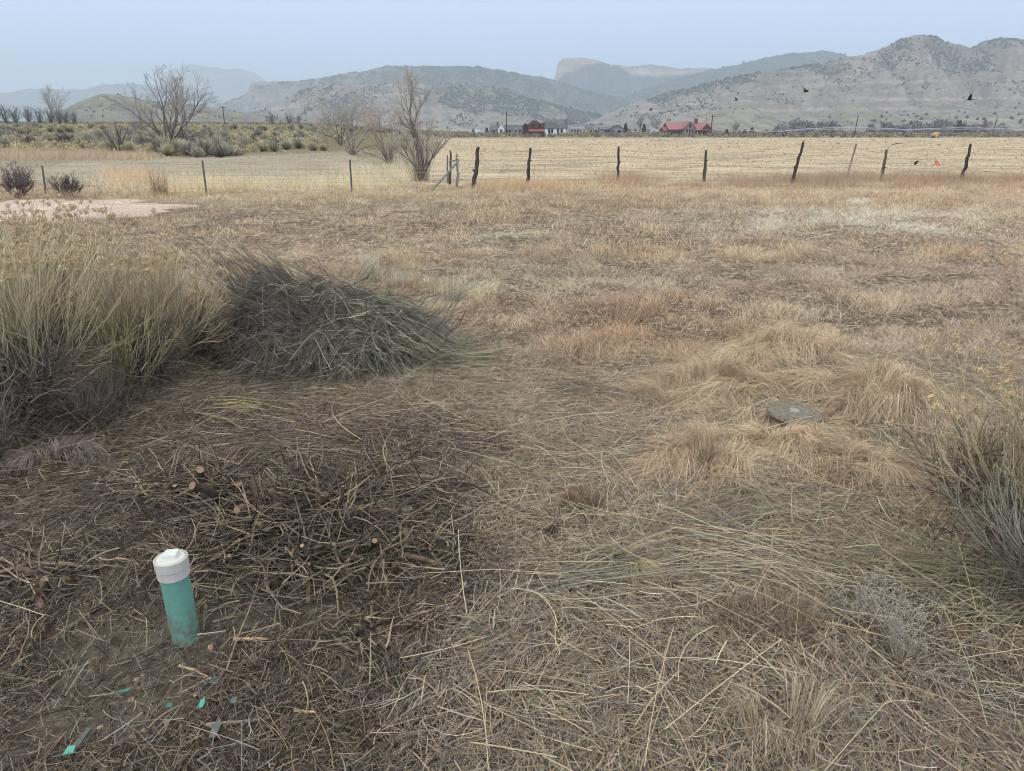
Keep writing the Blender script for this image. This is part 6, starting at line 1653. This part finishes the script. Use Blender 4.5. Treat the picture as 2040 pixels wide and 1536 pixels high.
# green bin
Y = 285; p = site(1220, Y); root = empty('waste_bin', p, 0, 'green wheeled bin before the grey gabled house', 'bin'); mb = MB(); prism(mb, [(-.5, .1), (.5, .1), (.62, 1.5), (-.62, 1.5)], -.5, .5, lin((62, 104, 84))); mb.build('body', M_PAINT, root); mb = MB(); box(mb, (0, -.02, 1.56), (1.36, 1.12, .1), lin((52, 92, 74))); mb.build('lid', M_PAINT, root)

# ------------------------------------------------------------------ utility poles
def upole(px, Y, topy, label, cross=True, tilt=0.0, r=.13):
    p = site(px, Y); h = at(px, topy, Y).z - p.z
    root = empty('utility_pole', p, 0, label, 'utility pole', 'wooden utility poles')
    mb = MB(); t = np.linspace(0, 1, 5); tubes(mb, np.stack([0 * t, 0 * t, -.3 + t * (h + .3)], -1)[None], (r * 1.3 - r * .5 * t)[None], lin((74, 68, 66))[None], None, 8, lin((80, 74, 70))); mb.build('pole', M_WOOD, root)
    if cross:
        mb = MB(); box(mb, (0, -.16, h - .5), (2.2, .1, .12), lin((80, 74, 70))); a = mb.build('crossarm', M_WOOD, root)
        for q in (-1, -.4, .4, 1):
            mb = MB(); lathe(mb, [(.0, 0), (.05, 0), (.06, .1), (.03, .16), (0, .16)], lin((140, 140, 140)), n=10); o = mb.build('insulator', M_PAINT, a); o.location = (q, -.16, h - .44)
    root.rotation_euler = (0, tilt, .5)
upole(449, 235, 211, 'utility pole standing beyond the sagebrush right of the wide bare tree', True, .02)
upole(1009, 215, 223, 'utility pole left of the red false fronted building', False)
upole(1416, 205, 228, 'tall utility pole in front of the red roofed house', True, .04)
upole(1405, 240, 232, 'slimmer pole beside the red roofed house', False, 0, .09)
upole(1703, 215, 230, 'leaning utility pole behind the watering pipe', False, .09)
upole(1979, 215, 232, 'leaning utility pole at the far right', False, .10)
upole(1275, 300, 240, 'thin pole left of the small white shed', False, 0, .1)

# ------------------------------------------------------------------ watering machines on the right
Y = 205; k = u(Y); p = site(1760, Y); root = empty('pivot_sprinkler', p, 0, 'long arched watering pipe on wheeled towers across the right field', 'irrigation machine')
off = np.array(p)
def Z(py): return at(1760, py, Y).z - p.z
mb = MB(); xs = lambda px: (px - 1760) * k
pts = [(1480, 259.5), (1520, 261), (1555, 261.5), (1600, 257), (1650, 254.5), (1700, 254), (1760, 255.5), (1812, 258.5), (1850, 256), (1900, 254.5), (1960, 255), (2040, 258.5), (2075, 260), (2150, 256), (2240, 255)]
fx = np.linspace(1480, 2240, 60); fz = np.interp(fx, [a for a, _ in pts], [b_ for _, b_ in pts])
P = np.stack([xs(fx), 0 * fx, np.array([Z(v) for v in fz])], -1)
tubes(mb, P[None], np.full((1, 60), .075), lin((196, 206, 222))[None], None, 6); mb.build('water_pipe', M_PAINT, root)
mb = MB()
for a, b_ in ((1560, 1806), (1818, 2070)):
    q = np.linspace(a, b_, 9); top_ = np.interp(q, fx, fz); low = top_ + 3.2 * np.sin((q - a) / (b_ - a) * math.pi) + .5
    L = np.stack([xs(q), 0 * q, [Z(v) for v in low]], -1); T = np.stack([xs(q), 0 * q, [Z(v) for v in top_]], -1)
    tubes(mb, L[None], np.full((1, 9), .035), lin((190, 200, 214))[None], None, 4)
    for j in range(8):
        for s_ in ((L[j], T[j + 1]), (T[j], L[j + 1])): tubes(mb, np.array([[s_[0], (s_[0] + s_[1]) / 2, s_[1]]]), np.full((1, 3), .022), lin((190, 200, 214))[None], None, 3)
mb.build('truss', M_PAINT, root)
for px in (1555, 1812, 2072):
    mb = MB(); zt = Z(np.interp(px, fx, fz))
    for sx in (-10, 10):
        for sy in (-.5, .5): tubes(mb, np.array([[(xs(px), 0, zt), (xs(px + sx * .5), sy * .5, zt / 2 + .4), (xs(px + sx), sy, .7)]]), np.full((1, 3), .05), lin((176, 186, 200))[None], None, 5)
    box(mb, (xs(px), 0, .75), (22 * k, .14, .16), lin((170, 178, 190)))
    tw = mb.build('tower', M_PAINT, root)
    for sx in (-8, 8):
        mb = MB(); lathe(mb, [(.25, -.14), (.62, -.14), (.70, -.08), (.70, .08), (.62, .14), (.25, .14)], lin((52, 50, 50)), n=24); lathe(mb, [(0, -.06), (.26, -.06), (.26, .06), (0, .06)], lin((150, 150, 152)), n=16)
        o = mb.build('wheel', M_PAINT, tw); o.location = (xs(px + sx), 0, .70); o.rotation_euler = (R(90), 0, 0)
# side roll wheel line nearer the fence
Y = 165; k = u(Y); p = site(1930, Y); root = empty('wheel_line', p, 0, 'low side roll sprinkler line with big thin wheels at the far field edge', 'irrigation machine')
xs = lambda px: (px - 1930) * k
mb = MB(); q = np.linspace(1770, 2220, 40); tubes(mb, np.stack([xs(q), 0 * q, .92 + .03 * np.sin(q / 30)], -1)[None], np.full((1, 40), .055), lin((128, 128, 128))[None], None, 6); mb.build('pipe', M_METAL, root)
for px in (1842, 1853, 1872, 1880, 1934, 1946, 2013, 2090, 2170):
    mb = MB(); a = np.linspace(0, 2 * math.pi, 33); rr = .92
    P = np.stack([np.sin(a) * rr * .42, np.sin(a) * rr * .9, .92 + np.cos(a) * rr], -1); tubes(mb, P[None], np.full((1, 33), .035), lin((112, 110, 108))[None], None, 4)
    for j in range(0, 32, 4): tubes(mb, np.array([[(0, 0, .92), P[j] / 2 + np.array([0, 0, .46]), P[j]]]), np.full((1, 3), .014), lin((120, 118, 116))[None], None, 3)
    o = mb.build('wheel', M_METAL, root); o.location = (xs(px), 0, 0)
# yellow motor box
Y = 168; p = site(1866, Y); root = empty('yellow_motor', p, 0, 'bright yellow motor unit standing on the sprinkler line', 'machine'); k = u(Y)
mb = MB(); prism(mb, [(-.75, .62), (.2, .5), (.75, .85), (.7, 1.2), (.1, 1.3), (-.55, 1.05)], -.4, .4, lin((232, 186, 84))); mb.build('hood', M_PAINT, root)
mb = MB(); prism(mb, [(-.9, .1), (-.3, .1), (-.2, .5), (-.72, .6)], -.3, .3, lin((110, 92, 60))); mb.build('engine', M_PAINT, root)
mb = MB(); box(mb, (-.0, 0, .06), (1.6, .7, .12), lin((80, 74, 66))); mb.build('base_frame', M_METAL, root)
# wire fence at the far side of the hay field
Y = 176; p = site(1450, Y); root = empty('wire_fence', p, 0, 'low far fence of thin posts along the end of the hay field', 'fence'); rng = np.random.default_rng(801)
xs_ = np.arange(-92, 175, 3.4); pr = None
for q in xs_:
    if pr is None:
        mb = MB(); tubes(mb, np.array([[(0, 0, -.2), (0, 0, .6), (0.03, 0, 1.2)]]), np.full((1, 3), .05), lin((140, 130, 122))[None], None, 5, lin((150, 140, 130))); pr = mb.build('post', M_WOOD, root); o = pr
    else: o = pr.copy(); sc.collection.objects.link(o); o.parent = root
    o.location = (q + rng.normal(0, .3), rng.normal(0, .1), rng.normal(0, .12)); o.rotation_euler = (rng.normal(0, .06), rng.normal(0, .06), 0)
mb = MB()
for h in (.4, .75, 1.1): wire(mb, rng, (-92, 0, h), (174, 0, h), .014, 0, (130, 122, 116), 80, .03)
mb.build('wires', M_METAL, root)
